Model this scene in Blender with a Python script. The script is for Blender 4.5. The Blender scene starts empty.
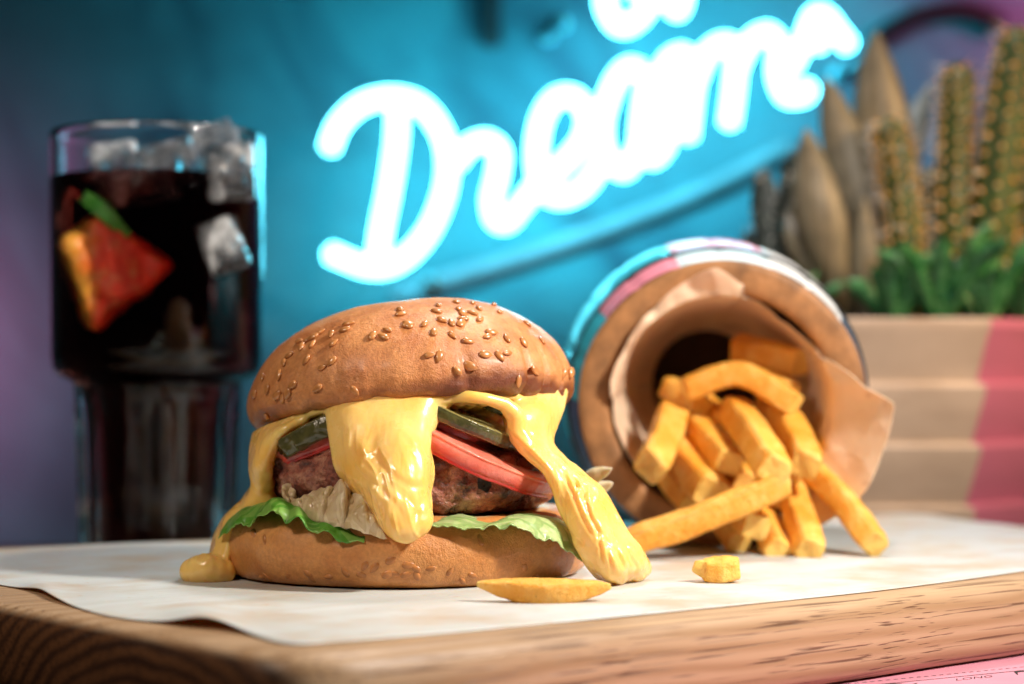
import bpy, bmesh, math, random
import numpy as np
from mathutils import Vector, Matrix
from mathutils.bvhtree import BVHTree

# ------------------------------------------------------------------ camera, world, lights
S = 0.01                      # the code below speaks centimetres; the scene is in metres
F, HOR, CAMZ = 1991.0, 380.0, 5.8
sc = bpy.context.scene
C = sc.collection
rng = np.random.default_rng(7)
random.seed(7)

cam_d = bpy.data.cameras.new('camera'); cam = bpy.data.objects.new('camera', cam_d); C.objects.link(cam)
cam.location = (0, 0, CAMZ*S); cam.rotation_euler = (math.radians(90), 0, 0)
cam_d.sensor_width = 36; cam_d.lens = 36*F/1024
cam_d.shift_y = (HOR-342)/1024
cam_d.clip_start = 0.02; cam_d.clip_end = 50
cam_d.dof.use_dof = True; cam_d.dof.focus_distance = 0.545; cam_d.dof.aperture_fstop = 7.6
sc.camera = cam

w = bpy.data.worlds.new('World'); sc.world = w; w.use_nodes = True
w.node_tree.nodes['Background'].inputs[0].default_value = (0.30, 0.34, 0.46, 1)
w.node_tree.nodes['Background'].inputs[1].default_value = 0.012
sc.view_settings.view_transform = 'Standard'; sc.view_settings.look = 'None'
sc.view_settings.exposure = 0.0; sc.view_settings.gamma = 1.0
sc.render.engine = 'CYCLES'
sc.cycles.max_bounces = 14; sc.cycles.transmission_bounces = 12; sc.cycles.transparent_max_bounces = 12
sc.cycles.glossy_bounces = 6; sc.cycles.diffuse_bounces = 4
sc.cycles.sample_clamp_indirect = 4.0
sc.cycles.caustics_reflective = False
sc.cycles.use_denoising = True

def lamp(name, loc, target, size, power, color, sizey=None, spread=180):
    d = bpy.data.lights.new(name, 'AREA'); d.energy = power; d.color = color
    d.spread = math.radians(spread); d.shape = 'RECTANGLE'; d.size = size*S; d.size_y = (sizey or size)*S
    o = bpy.data.objects.new(name, d); C.objects.link(o)
    o.location = Vector(loc)*S
    o.rotation_euler = (Vector(target)-Vector(loc)).to_track_quat('-Z', 'Y').to_euler()
    return o
lamp('key_lamp', (34, 40, 34), (0, 59, 3), 4.5, 1.46, (1.0, 0.91, 0.81), spread=100)
lamp('fill_lamp', (-24, 32, 30), (-3, 56, 2), 6, .16, (1.0, 0.82, 0.66), spread=84)
lamp('top_lamp', (8, 82, 54), (8, 76, 0), 8, 1.0, (1.0, 0.92, 0.90), spread=110)
lamp('warm_lamp', (42, 74, 26), (21, 92, 11), 5, .20, (1.0, 0.62, 0.30), spread=60)
lamp('purple_lamp_left', (-52, 116, 10), (-46, 142, 8), 10, .28, (1.0, 0.13, 0.34), spread=90)
lamp('purple_lamp_right', (54, 116, 36), (44, 142, 32), 10, .42, (1.0, 0.13, 0.32), spread=90)

# ------------------------------------------------------------------ helpers
def P(px, py, d):
    """point that the camera of this scene sees at pixel (px, py) when it stands d cm away"""
    return np.array(((px-512.0)*d/F, d, CAMZ-(py-HOR)*d/F))
def G(px, py, z=0.0):
    d = (CAMZ-z)*F/(py-HOR)
    return np.array(((px-512.0)*d/F, d, z))

def hash3(i, seed):
    n = (i[..., 0]*374761393 + i[..., 1]*668265263 + i[..., 2]*2147483647 + seed*1274126177) & 0xffffffff
    n = ((n ^ (n >> 13))*1274126177) & 0xffffffff
    n = n ^ (n >> 16)
    return (n & 0xffff)/32767.5-1.0
def vnoise(p, seed=0):
    p = np.asarray(p, float); i = np.floor(p).astype(np.int64); f = p-i
    f = f*f*f*(f*(f*6-15)+10); out = 0
    for dx in (0, 1):
        for dy in (0, 1):
            for dz in (0, 1):
                wt = (f[..., 0] if dx else 1-f[..., 0])*(f[..., 1] if dy else 1-f[..., 1])*(f[..., 2] if dz else 1-f[..., 2])
                out = out+wt*hash3(i+np.array((dx, dy, dz)), seed)
    return out
def fbm(p, oct=4, seed=0):
    p = np.asarray(p, float); a, s, o = 1.0, 0.0, 0
    for k in range(oct):
        o = o+a*vnoise(p*2**k+17.3*k, seed+k); s += a; a *= .5
    return o/s

def crom(pts, n):
    """n points of a Catmull-Rom curve through pts (any dimension)"""
    p = np.asarray(pts, float); p = np.vstack([2*p[0]-p[1], p, 2*p[-1]-p[-2]])
    m = len(p)-3; t = np.linspace(0, m, n); k = np.minimum(t.astype(int), m-1); u = (t-k)[:, None]
    a, b, c, d = p[k], p[k+1], p[k+2], p[k+3]
    return .5*(2*b+(c-a)*u+(2*a-5*b+4*c-d)*u*u+(3*b-a-3*c+d)*u**3)
def patch(rows, nu, nv):
    """rows of control points -> dense nv x nu grid"""
    r = [crom(x, nu) for x in rows]; r = np.array(r)
    return np.stack([crom(r[:, i], nv) for i in range(nu)], 1)
def sstep(a, b, x):
    t = np.clip((x-a)/(b-a), 0, 1); return t*t*(3-2*t)
def normals(V, Fq):
    Fq = np.asarray(Fq); n = np.cross(V[Fq[:, 2]]-V[Fq[:, 0]], V[Fq[:, -1]]-V[Fq[:, 1]])
    N = np.zeros_like(V)
    for k in range(Fq.shape[1]): np.add.at(N, Fq[:, k], n)
    return N/np.maximum(np.linalg.norm(N, axis=1), 1e-9)[:, None]

def grid(nv, nu, wrap_u=False, wrap_v=False):
    f = []
    for j in range(nv if wrap_v else nv-1):
        for i in range(nu if wrap_u else nu-1):
            a, b = j*nu+i, j*nu+(i+1) % nu; j2 = (j+1) % nv
            f.append((a, b, j2*nu+(i+1) % nu, j2*nu+i))
    return f
def revolve(prof, nseg):
    """closed surface of revolution about z; prof from bottom pole to top pole"""
    prof = np.asarray(prof, float); th = np.linspace(0, 2*math.pi, nseg, endpoint=False)
    V = [np.array((0, 0, prof[0, 1]))]; mid = prof[1:-1]
    for r, z in mid: V += [np.array((r*math.cos(t), r*math.sin(t), z)) for t in th]
    V.append(np.array((0, 0, prof[-1, 1]))); V = np.array(V)
    f = [(0, 1+(i+1) % nseg, 1+i) for i in range(nseg)]
    n = len(mid)
    f += [tuple(1+x for x in q) for q in grid(n, nseg, True)]
    e = len(V)-1; b = 1+(n-1)*nseg
    f += [(e, b+i, b+(i+1) % nseg) for i in range(nseg)]
    return V, f
def tube(path, rad, ns=10, caps=True):
    path = np.asarray(path, float); n = len(path); rad = np.broadcast_to(np.asarray(rad, float), (n,))
    T = np.gradient(path, axis=0); T /= np.linalg.norm(T, axis=1)[:, None]
    up = np.array((0, 0, 1.)) if abs(T[0, 2]) < .9 else np.array((1., 0, 0))
    x = np.cross(T[0], up); x /= np.linalg.norm(x); V = []
    for k in range(n):
        x = x-T[k]*x.dot(T[k]); x /= np.linalg.norm(x); y = np.cross(T[k], x)
        for i in range(ns):
            a = 2*math.pi*i/ns; V.append(path[k]+rad[k]*(x*math.cos(a)+y*math.sin(a)))
    f = grid(n, ns, True)
    if caps:
        V += [path[0]-T[0]*rad[0]*.5, path[-1]+T[-1]*rad[-1]*.5]; a, b = len(V)-2, len(V)-1
        f += [(a, (i+1) % ns, i) for i in range(ns)]
        f += [(b, (n-1)*ns+i, (n-1)*ns+(i+1) % ns) for i in range(ns)]
    return np.array(V), f
def box(x0, x1, y0, y1, z0, z1):
    V = np.array([(x, y, z) for x in (x0, x1) for y in (y0, y1) for z in (z0, z1)], float)
    return V, [(0, 1, 3, 2), (4, 6, 7, 5), (0, 4, 5, 1), (2, 3, 7, 6), (0, 2, 6, 4), (1, 5, 7, 3)]
def join(parts):
    V, f, o = [], [], 0
    for v, q in parts:
        V.append(np.asarray(v, float)); f += [tuple(i+o for i in t) for t in q]; o += len(v)
    return np.vstack(V), f

class Blob:
    """balls laid along curves and sheets, melted together into one gooey surface"""
    def __init__(s): s.c = []; s.r = []
    def ball(s, c, r): s.c.append(np.asarray(c, float)); s.r.append(r)
    def line(s, pts, n=40):
        for q in crom(pts, n): s.ball(q[:3], q[3])
    def sheet(s, rows, nu=26, nv=34, wob=None):
        g = patch(rows, nu, nv)
        for j in range(nv):
            for i in range(nu):
                q = g[j, i].copy()
                if wob: q = wob(q, i/(nu-1), j/(nv-1))
                s.ball(q[:3], q[3])
    def build(s, h, blur=2):
        c = np.array(s.c); r = np.array(s.r); pad = h*(3+2*blur); big = pad
        lo = (c-r[:, None]).min(0)-pad-2*h; hi = (c+r[:, None]).max(0)+pad+2*h
        n = np.ceil((hi-lo)/h).astype(int)+1
        phi = np.full(n, big, np.float32)
        for q, rr in zip(c, r):
            a = np.maximum(((q-rr-pad-lo)/h).astype(int), 0); b = np.minimum(((q+rr+pad-lo)/h).astype(int)+2, n)
            gx, gy, gz = [(np.arange(a[k], b[k])*h+lo[k]-q[k])**2 for k in range(3)]
            d = np.sqrt(gx[:, None, None]+gy[None, :, None]+gz[None, None, :])-rr
            v = phi[a[0]:b[0], a[1]:b[1], a[2]:b[2]]; np.minimum(v, d, out=v)
        for _ in range(blur):
            for ax in range(3):
                phi = (np.roll(phi, 1, ax)+2*phi+np.roll(phi, -1, ax))*.25
        return nets(phi, lo, h)
def nets(phi, lo, h):
    s = phi < 0; nx, ny, nz = phi.shape
    acc = np.zeros((nx-1, ny-1, nz-1, 3)); cnt = np.zeros((nx-1, ny-1, nz-1))
    offs = [(a, b, c) for a in (0, 1) for b in (0, 1) for c in (0, 1)]
    def sub(A, o): return A[o[0]:nx-1+o[0], o[1]:ny-1+o[1], o[2]:nz-1+o[2]]
    for o in offs:
        for ax in range(3):
            if o[ax]: continue
            p = list(o); p[ax] = 1
            pa, pb = sub(phi, o), sub(phi, p); m = sub(s, o) != sub(s, p)
            t = np.where(m, pa/np.where(m, pa-pb, 1), 0)
            for k in range(3): acc[..., k] += m*(o[k]+(t if k == ax else 0))
            cnt += m
    act = cnt > 0; idx = -np.ones(act.shape, np.int64); idx[act] = np.arange(act.sum())
    ijk = np.argwhere(act); V = lo+h*(ijk+acc[act]/cnt[act][:, None])
    out = []
    for ax in range(3):
        u, v = (ax+1) % 3, (ax+2) % 3
        A = np.moveaxis(s, (ax, u, v), (0, 1, 2)); I = np.moveaxis(idx, (ax, u, v), (0, 1, 2))
        m = (A[:-1] != A[1:]); m[:, 0] = m[:, -1] = False; m[:, :, 0] = m[:, :, -1] = False
        e = np.argwhere(m); i, j, k = e.T
        q = np.stack([I[i, j-1, k-1], I[i, j, k-1], I[i, j, k], I[i, j-1, k]], 1)
        flip = ~A[i, j, k]; q[flip] = q[flip][:, ::-1]; out.append(q)
    return V, np.vstack(out)

BASE = {}
def raw(name, V, f, mat, smooth=True, tone=None, angle=None):
    me = bpy.data.meshes.new(name)
    V = np.asarray(V, float)
    me.from_pydata((V*S).tolist(), [], [tuple(int(i) for i in q) for q in f])
    if tone is not None:
        a = me.attributes.new('tone', 'FLOAT', 'POINT'); a.data.foreach_set('value', np.asarray(tone, np.float32))
    if smooth: me.polygons.foreach_set('use_smooth', [True]*len(me.polygons))
    me.materials.append(mat); me.update()
    if angle: me.set_sharp_from_angle(angle=math.radians(angle))
    return me
def tag(o, label, cat, group=None, kind=None):
    if label: o['label'] = label
    if cat: o['category'] = cat
    if group: o['group'] = group
    if kind: o['kind'] = kind
    return o
def root(name, base, label, cat, group=None):
    o = bpy.data.objects.new(name, None); o.empty_display_size = .02; C.objects.link(o)
    o.location = Vector(base)*S; BASE[o.name] = np.asarray(base, float)
    return tag(o, label, cat, group)
def part(name, V, f, mat, parent, **k):
    lab = k.pop('label', None)
    V = np.asarray(V, float)-BASE[parent.name]
    o = bpy.data.objects.new(name, raw(name, V, f, mat, **k)); C.objects.link(o); o.parent = parent
    BASE[o.name] = BASE[parent.name]
    if lab: o['label'] = lab
    return o
def single(name, V, f, mat, label, cat, group=None, kind=None, base=None, **k):
    V = np.asarray(V, float)
    if base is None: base = np.array((V[:, 0].mean(), V[:, 1].mean(), V[:, 2].min()))
    o = bpy.data.objects.new(name, raw(name, V-base, f, mat, **k)); C.objects.link(o); o.location = Vector(base)*S
    BASE[o.name] = np.asarray(base)
    return tag(o, label, cat, group, kind)

# ------------------------------------------------------------------ materials
class Mat:
    def __init__(s, name, rough=.5, base=(.5, .5, .5), **kw):
        s.m = bpy.data.materials.new(name); s.m.use_nodes = True; s.t = s.m.node_tree
        s.b = s.t.nodes['Principled BSDF']; s.b.inputs['Base Color'].default_value = (*base, 1); s.b.inputs['Roughness'].default_value = rough
        for k, v in kw.items(): s.set(k.replace('_', ' '), v)
        s.co = None
    def set(s, k, v):
        i = s.b.inputs[k]
        if hasattr(v, 'links') or isinstance(v, bpy.types.NodeSocket): s.t.links.new(v, i)
        elif isinstance(v, tuple) and len(v) == 3 and i.type == 'RGBA': i.default_value = (*v, 1)
        else: i.default_value = v
    def node(s, ty, ins=None, **props):
        n = s.t.nodes.new(ty)
        for k, v in props.items(): setattr(n, k, v)
        for k, v in (ins or {}).items():
            i = n.inputs[k]
            if isinstance(v, bpy.types.NodeSocket): s.t.links.new(v, i)
            else: i.default_value = v
        return n
    def cm(s, scale=(1, 1, 1), rot=(0, 0, 0)):
        if s.co is None: s.co = s.node('ShaderNodeTexCoord').outputs['Object']
        a = s.node('ShaderNodeMapping', {0: s.co, 'Rotation': rot}).outputs[0]
        return s.node('ShaderNodeVectorMath', {0: a, 1: tuple(100*k for k in scale)}, operation='MULTIPLY').outputs[0]
    def noise(s, scale, detail=3, rough=.55, vec=None, dist=0):
        return s.node('ShaderNodeTexNoise', {'Vector': vec or s.cm(), 'Scale': scale, 'Detail': detail, 'Roughness': rough, 'Distortion': dist}).outputs[0]
    def voro(s, scale, vec=None, feature='F1'):
        return s.node('ShaderNodeTexVoronoi', {'Vector': vec or s.cm(), 'Scale': scale}, feature=feature).outputs['Distance']
    def ramp(s, fac, stops):
        n = s.node('ShaderNodeValToRGB', {0: fac}); e = n.color_ramp.elements
        while len(e) < len(stops): e.new(.5)
        for x, (p, c) in zip(e, stops): x.position = p; x.color = (*c, 1) if len(c) == 3 else c
        return n.outputs[0]
    def vramp(s, fac, a, b): return s.ramp(fac, [(a, (0, 0, 0)), (b, (1, 1, 1))])
    def mix(s, fac, a, b, mode='MIX'):
        n = s.t.nodes.new('ShaderNodeMix'); n.data_type = 'RGBA'; n.blend_type = mode
        for i, v in ((0, fac), (6, a), (7, b)):
            if isinstance(v, bpy.types.NodeSocket): s.t.links.new(v, n.inputs[i])
            else: n.inputs[i].default_value = (*v, 1) if isinstance(v, tuple) else v
        return n.outputs[2]
    def math(s, op, a, b=0.0, c=0.0): return s.node('ShaderNodeMath', {0: a, 1: b, 2: c}, operation=op).outputs[0]
    def tone(s): return s.node('ShaderNodeAttribute', attribute_name='tone').outputs['Fac']
    def bump(s, h, dist=.02, strength=.6):
        n = s.node('ShaderNodeBump', {'Height': h, 'Distance': dist*S, 'Strength': strength})
        if s.b.inputs['Normal'].links: s.t.links.new(s.b.inputs['Normal'].links[0].from_socket, n.inputs['Normal'])
        s.t.links.new(n.outputs[0], s.b.inputs['Normal'])

def simple(name, base, rough=.5, var=.25, scale=1.5, bump=0, **kw):
    m = Mat(name, rough, **kw); n = m.noise(scale, 4)
    lo = tuple(c*(1-var) for c in base); hi = tuple(min(1, c*(1+var)) for c in base)
    m.set('Base Color', m.ramp(n, [(.3, lo), (.7, hi)]))
    if bump: m.bump(m.noise(scale*6, 4), bump)
    return m.m

def bun_material(name, light, mid, dark, crumb):
    m = Mat(name, .42, Subsurface_Weight=.12, Subsurface_Scale=.004, Specular_IOR_Level=.5, Coat_Weight=.16, Coat_Roughness=.28)
    m.set('Subsurface Radius', (1, .45, .2))
    n = m.noise(.9, 4, .6); fine = m.noise(9, 3)
    c = m.ramp(n, [(.3, mid), (.62, light)])
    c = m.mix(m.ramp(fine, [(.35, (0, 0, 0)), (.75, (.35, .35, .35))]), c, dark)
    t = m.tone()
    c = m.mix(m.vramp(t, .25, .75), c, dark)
    c = m.mix(m.vramp(m.math('MULTIPLY', t, -1), .1, .8), c, crumb)
    m.set('Base Color', c); m.set('Roughness', m.ramp(m.noise(3, 3), [(.3, (.3, .3, .3)), (.7, (.52, .52, .52))]))
    m.bump(m.noise(5, 5, .7), .07, .7); m.bump(m.noise(22, 3), .022, .7)
    return m.m
M_BUN = bun_material('bun_crust', (.69, .30, .105), (.49, .165, .048), (.17, .045, .014), (.72, .48, .25))
M_BUN2 = bun_material('bun_heel', (.70, .32, .095), (.55, .205, .048), (.24, .085, .025), (.74, .50, .26))
M_SEED = simple('sesame_shell', (.52, .22, .07), .28, .4, 2, Coat_Weight=.4)
M_SEED2 = simple('sesame_baked', (.46, .18, .05), .35, .35, 3)

def cheese():
    m = Mat('cheese_sauce', .34, Subsurface_Weight=.5, Subsurface_Scale=.006, Coat_Weight=.2, Coat_Roughness=.2)
    m.set('Subsurface Radius', (1, .55, .15))
    n = m.noise(.7, 3)
    m.set('Base Color', m.ramp(n, [(.3, (.90, .51, .11)), (.7, (.95, .66, .24))]))
    m.set('Roughness', m.ramp(m.noise(1.3, 3), [(.35, (.16, .16, .16)), (.7, (.36, .36, .36))]))
    m.bump(m.noise(1.6, 2, .5, m.cm((1, 1, .5)), 1.2), .06, .5)
    return m.m
M_CHEESE = cheese()
def patty_mat():
    m = Mat('grilled_beef', .36, Specular_IOR_Level=.5, Coat_Weight=.35, Coat_Roughness=.25)
    c = m.ramp(m.noise(1.5, 5, .65), [(.38, (.075, .022, .016)), (.50, (.32, .095, .06)), (.66, (.52, .25, .16))])
    c = m.mix(m.vramp(m.noise(4.5, 4),   .58, .75), c, (.12, .03, .035))
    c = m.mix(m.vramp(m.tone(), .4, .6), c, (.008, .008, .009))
    m.set('Base Color', c); m.set('Roughness', m.ramp(m.noise(4, 3), [(.35, (.2, .2, .2)), (.7, (.6, .6, .6))]))
    m.bump(m.noise(3.0, 5, .7), .22, .9); m.bump(m.voro(6), .08, .6)
    return m.m
M_PATTY = patty_mat()
def tomato_mat():
    m = Mat('tomato_flesh', .3, Subsurface_Weight=.4, Subsurface_Scale=.004, Coat_Weight=.45, Coat_Roughness=.12)
    m.set('Subsurface Radius', (1, .2, .1))
    c = m.ramp(m.noise(1.4, 4), [(.3, (.74, .13, .085)), (.7, (.86, .30, .21))])
    c = m.mix(m.tone(), c, (.50, .022, .016))
    m.set('Base Color', c); m.bump(m.noise(6, 4), .05, .6)
    return m.m
M_TOMATO = tomato_mat()
def pickle_mat():
    m = Mat('pickle_skin', .22, Coat_Weight=.4)
    c = m.ramp(m.noise(2.2, 4), [(.3, (.03, .035, .015)), (.7, (.10, .095, .03))])
    m.set('Base Color', m.mix(m.tone(), c, (.24, .21, .07))); m.bump(m.noise(4, 3), .12, .6)
    return m.m
M_PICKLE = pickle_mat()
def leaf_mat(name, a, b, vein, rough=.35, trans=.25, vs=(.5, 2.2, 1)):
    m = Mat(name, rough, Subsurface_Weight=trans, Subsurface_Scale=.002)
    m.set('Subsurface Radius', (.6, 1, .3))
    c = m.ramp(m.noise(1.3, 4), [(.3, a), (.7, b)])
    v = m.vramp(m.voro(1.1, m.cm(vs), 'DISTANCE_TO_EDGE'), .09, .0)
    c = m.mix(m.math('MULTIPLY', v, .45), c, vein)
    m.set('Base Color', c); m.bump(m.noise(4, 4), .05, .5)
    return m.m
M_LEAF = leaf_mat('lettuce_green', (.05, .20, .018), (.13, .36, .04), (.30, .48, .12))
M_LEAF2 = leaf_mat('lettuce_pale', (.20, .34, .10), (.33, .46, .18), (.52, .60, .30))
M_HEART = leaf_mat('lettuce_heart', (.60, .52, .30), (.74, .68, .46), (.78, .74, .55), .3)
M_SOFT = leaf_mat('wilted_leaf', (.55, .42, .22), (.80, .70, .48), (.45, .31, .15), .28, .3, (2.4, 1, .8))

def fry_mat():
    m = Mat('fried_potato', .38, Subsurface_Weight=.25, Subsurface_Scale=.004, Specular_IOR_Level=.5)
    m.set('Subsurface Radius', (1, .55, .15))
    inf = m.node('ShaderNodeObjectInfo').outputs['Random']
    c = m.ramp(m.noise(1.6, 5, .65), [(.3, (.82, .32, .022)), (.48, (.91, .45, .06)), (.66, (.95, .60, .16))])
    c = m.mix(m.math('MULTIPLY', inf, .35), c, (.80, .32, .02))
    c = m.mix(m.math('MULTIPLY', m.vramp(m.tone(), .3, .8), .75), c, (.48, .14, .012))
    c = m.mix(m.vramp(m.math('MULTIPLY', m.tone(), -1), .2, .9), c, (.93, .60, .15))
    c = m.mix(m.math('MULTIPLY', m.vramp(m.noise(13, 2), .70, .76), .6), c, (.25, .08, .012))
    m.set('Base Color', c); m.set('Roughness', m.ramp(m.noise(5, 3), [(.35, (.26, .26, .26)), (.7, (.52, .52, .52))]))
    m.bump(m.noise(4, 5, .72), .12, .8); m.bump(m.voro(6, feature='SMOOTH_F1'), .04, .5); m.bump(m.noise(20, 3), .03, .6)
    return m.m
M_FRY = fry_mat()
BETA = math.atan2(.655, .755)
def wood(name, light, dark, pore, rot, ring=1.6, rough=.45, off=(9.0, 7.0), end=None):
    """solid timber, grain along local x after rot: rings round an axis below the plank"""
    m = Mat(name, rough, Specular_IOR_Level=.4)
    v = m.cm((1, 1, 1), (0, 0, rot)); sp = m.node('ShaderNodeSeparateXYZ', {0: v}).outputs
    big = m.noise(.16, 3, .5, m.cm((.3, 1, 1), (0, 0, rot)))
    y = m.math('ADD', sp[1], off[0]); z = m.math('ADD', sp[2], off[1])
    r = m.math('SQRT', m.math('ADD', m.math('MULTIPLY', y, y), m.math('MULTIPLY', z, z)))
    r = m.math('ADD', r, m.math('MULTIPLY', big, 1.8))
    s = m.math('SINE', m.math('MULTIPLY', r, 2*math.pi*ring))
    f = m.math('MULTIPLY_ADD', s, .5, .5)
    c = m.ramp(f, [(.1, light), (.55, tuple(.5*(a+b) for a, b in zip(light, dark))), (1, dark)])
    st = m.noise(1.0, 5, .65, m.cm((.05, 5, 5), (0, 0, rot)))
    c = m.mix(m.math('MULTIPLY', m.vramp(st, .45, .7), .5), c, dark)
    po = m.noise(1.0, 2, .5, m.cm((.11, 17, 17), (0, 0, rot)))
    pv = m.vramp(po, .58, .66)
    c = m.mix(m.math('MULTIPLY', pv, .75), c, pore)
    if end:
        n = m.node('ShaderNodeNewGeometry').outputs['Normal']
        d = m.node('ShaderNodeVectorMath', {0: n, 1: (math.cos(-rot), math.sin(-rot), 0)}, operation='DOT_PRODUCT').outputs['Value']
        e = m.vramp(m.math('ABSOLUTE', d), .45, .8)
        ec = m.ramp(m.math('ADD', m.math('MULTIPLY', f, .6), m.math('MULTIPLY', m.noise(.35, 3), .6)), [(.25, end[0]), (.8, end[1])])
        ec = m.mix(m.vramp(m.noise(9, 3), .5, .75), ec, end[2])
        c = m.mix(e, c, ec)
    m.set('Base Color', c)
    m.bump(m.math('SUBTRACT', st, pv), .03, .5)
    return m.m
M_OAK = wood('oiled_oak', (.48, .33, .20), (.37, .235, .125), (.07, .025, .012), -math.radians(39.4), 2.4, .42, (9, 7),
             ((.045, .018, .009), (.15, .064, .025), (.02, .008, .005)))
M_TABLE = wood('dark_table', (.045, .025, .022), (.02, .011, .01), (.008, .005, .005), 0, .5, .4)
M_RIM = simple('bare_barrel_wood', (.36, .17, .062), .6, .4, 1.1, .06)
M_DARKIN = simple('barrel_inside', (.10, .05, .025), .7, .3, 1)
M_HOOP = simple('black_hoop', (.025, .03, .035), .35, .3, 2, Metallic=.6)

def barrel_paint():
    m = Mat('painted_staves', .42, Coat_Weight=.2)
    t = m.tone(); n = m.node('ShaderNodeValToRGB', {0: t}); n.color_ramp.interpolation = 'CONSTANT'
    cols = [(0, (.06, .10, .16)), (.15, (.75, .76, .74)), (.42, (.62, .80, .84)), (.565, (.85, .28, .36)), (.665, (.04, .50, .62)), (.80, (.05, .08, .14)), (.90, (.7, .3, .36))]
    e = n.color_ramp.elements
    while len(e) < len(cols): e.new(.5)
    for x, (p, c) in zip(e, cols): x.position = p; x.color = (*c, 1)
    c = m.mix(m.math('MULTIPLY', m.vramp(m.noise(3, 5, .7), .58, .7), .5), n.outputs[0], (.25, .16, .10))
    m.set('Base Color', c); m.bump(m.noise(5, 4), .03, .5)
    return m.m
M_PAINT = barrel_paint()
def kraft():
    m = Mat('kraft_paper', .7, Subsurface_Weight=.1, Subsurface_Scale=.002)
    c = m.ramp(m.noise(.8, 4), [(.3, (.78, .55, .37)), (.7, (.88, .68, .50))])
    c = m.mix(m.math('MULTIPLY', m.vramp(m.noise(.55, 3, .6), .60, .68), .5), c, (.30, .13, .05))
    m.set('Base Color', c); m.bump(m.noise(12, 3), .01, .4); m.bump(m.noise(1.2, 4), .06, .6); m.bump(m.voro(.55, m.cm((1, .6, 1))), .30, .6)
    return m.m
M_KRAFT = kraft()
def greaseproof():
    m = Mat('greaseproof_paper', .5, Subsurface_Weight=.15, Subsurface_Scale=.002)
    st = m.noise(1, 4, .6, m.cm((.10, .9, 1), (0, 0, -BETA)))
    c = m.ramp(st, [(.3, (.51, .50, .47)), (.65, (.585, .605, .61))])
    c = m.mix(m.math('MULTIPLY', m.vramp(m.noise(.22, 4, .6), .48, .66), .85), c, (.50, .38, .27))
    c = m.mix(m.math('MULTIPLY', m.vramp(m.noise(2.5, 3), .66, .72), .5), c, (.50, .28, .14))
    m.set('Base Color', c); m.bump(m.noise(.8, 4), .05, .5); m.bump(m.voro(.16), .30, .5)
    return m.m
M_PAPER = greaseproof()

def glassy(name, color=(1, 1, 1), ior=1.5, rough=0.0, **k):
    return Mat(name, rough, color, Transmission_Weight=1.0, IOR=ior, **k).m
M_GLASS = glassy('clear_glass', (.97, .99, 1), 1.34)
def ice_mat():
    m = Mat('ice', .03, (.93, .97, 1), IOR=1.31)
    m.set('Transmission Weight', m.ramp(m.noise(.9, 4), [(.38, (.30, .30, .30)), (.54, (.97, .97, .97))]))
    m.bump(m.noise(1.6, 3), .12, .6)
    return m.m
M_ICE = ice_mat()
def cola_mat():
    m = Mat('cola', 0.0, (1, 1, 1), Transmission_Weight=1.0, IOR=1.2)
    v = m.node('ShaderNodeVolumeAbsorption', {'Color': (.60, .12, .03, 1), 'Density': 160.0})
    m.t.links.new(v.outputs[0], m.t.nodes['Material Output'].inputs['Volume'])
    return m.m
M_COLA = cola_mat()
def fruit_mat():
    m = Mat('fruit_flesh', .3, Subsurface_Weight=.3, Subsurface_Scale=.004)
    c = m.mix(m.vramp(m.tone(), .25, .7), (1.0, .44, .06), (.92, .045, .01))
    m.set('Base Color', m.mix(m.math('MULTIPLY', m.vramp(m.noise(2, 4), .5, .75), .35), c, (.98, .6, .2))); m.bump(m.noise(4, 3), .06)
    return m.m
M_FRUIT = fruit_mat()
M_MINT = leaf_mat('mint_green', (.04, .28, .02), (.10, .45, .04), (.2, .5, .1))

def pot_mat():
    m = Mat('pot_surface', .5)
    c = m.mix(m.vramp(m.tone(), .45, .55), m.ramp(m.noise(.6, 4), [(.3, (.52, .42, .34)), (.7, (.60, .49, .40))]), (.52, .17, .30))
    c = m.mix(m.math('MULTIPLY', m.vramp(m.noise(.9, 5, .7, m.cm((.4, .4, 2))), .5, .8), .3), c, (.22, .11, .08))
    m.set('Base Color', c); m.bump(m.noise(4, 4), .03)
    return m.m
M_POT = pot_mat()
M_SOIL = simple('potting_soil', (.03, .02, .014), .9, .5, 4, .15)
M_AGAVE = leaf_mat('agave_skin', (.10, .085, .05), (.20, .165, .10), (.24, .22, .16), .42, .05, (2.5, .2, .1))
M_AGAVE2 = leaf_mat('pale_agave_skin', (.16, .20, .20), (.30, .34, .33), (.35, .4, .4), .42, .05, (2.5, .2, .1))
M_CACTUS = simple('cactus_skin', (.03, .065, .007), .5, .4, 1.2, .05)
M_SPINE = simple('cactus_spine', (.95, .42, .05), .5, .25, 2)
M_SPINEW = simple('pale_spine', (.92, .90, .82), .5, .1, 2)
M_SUCC = leaf_mat('succulent_skin', (.006, .06, .016), (.02, .16, .04), (.1, .3, .12), .3, .1)
M_DARKLEAF = leaf_mat('dark_pad', (.008, .014, .014), (.02, .035, .03), (.05, .07, .06), .4, 0)

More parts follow.
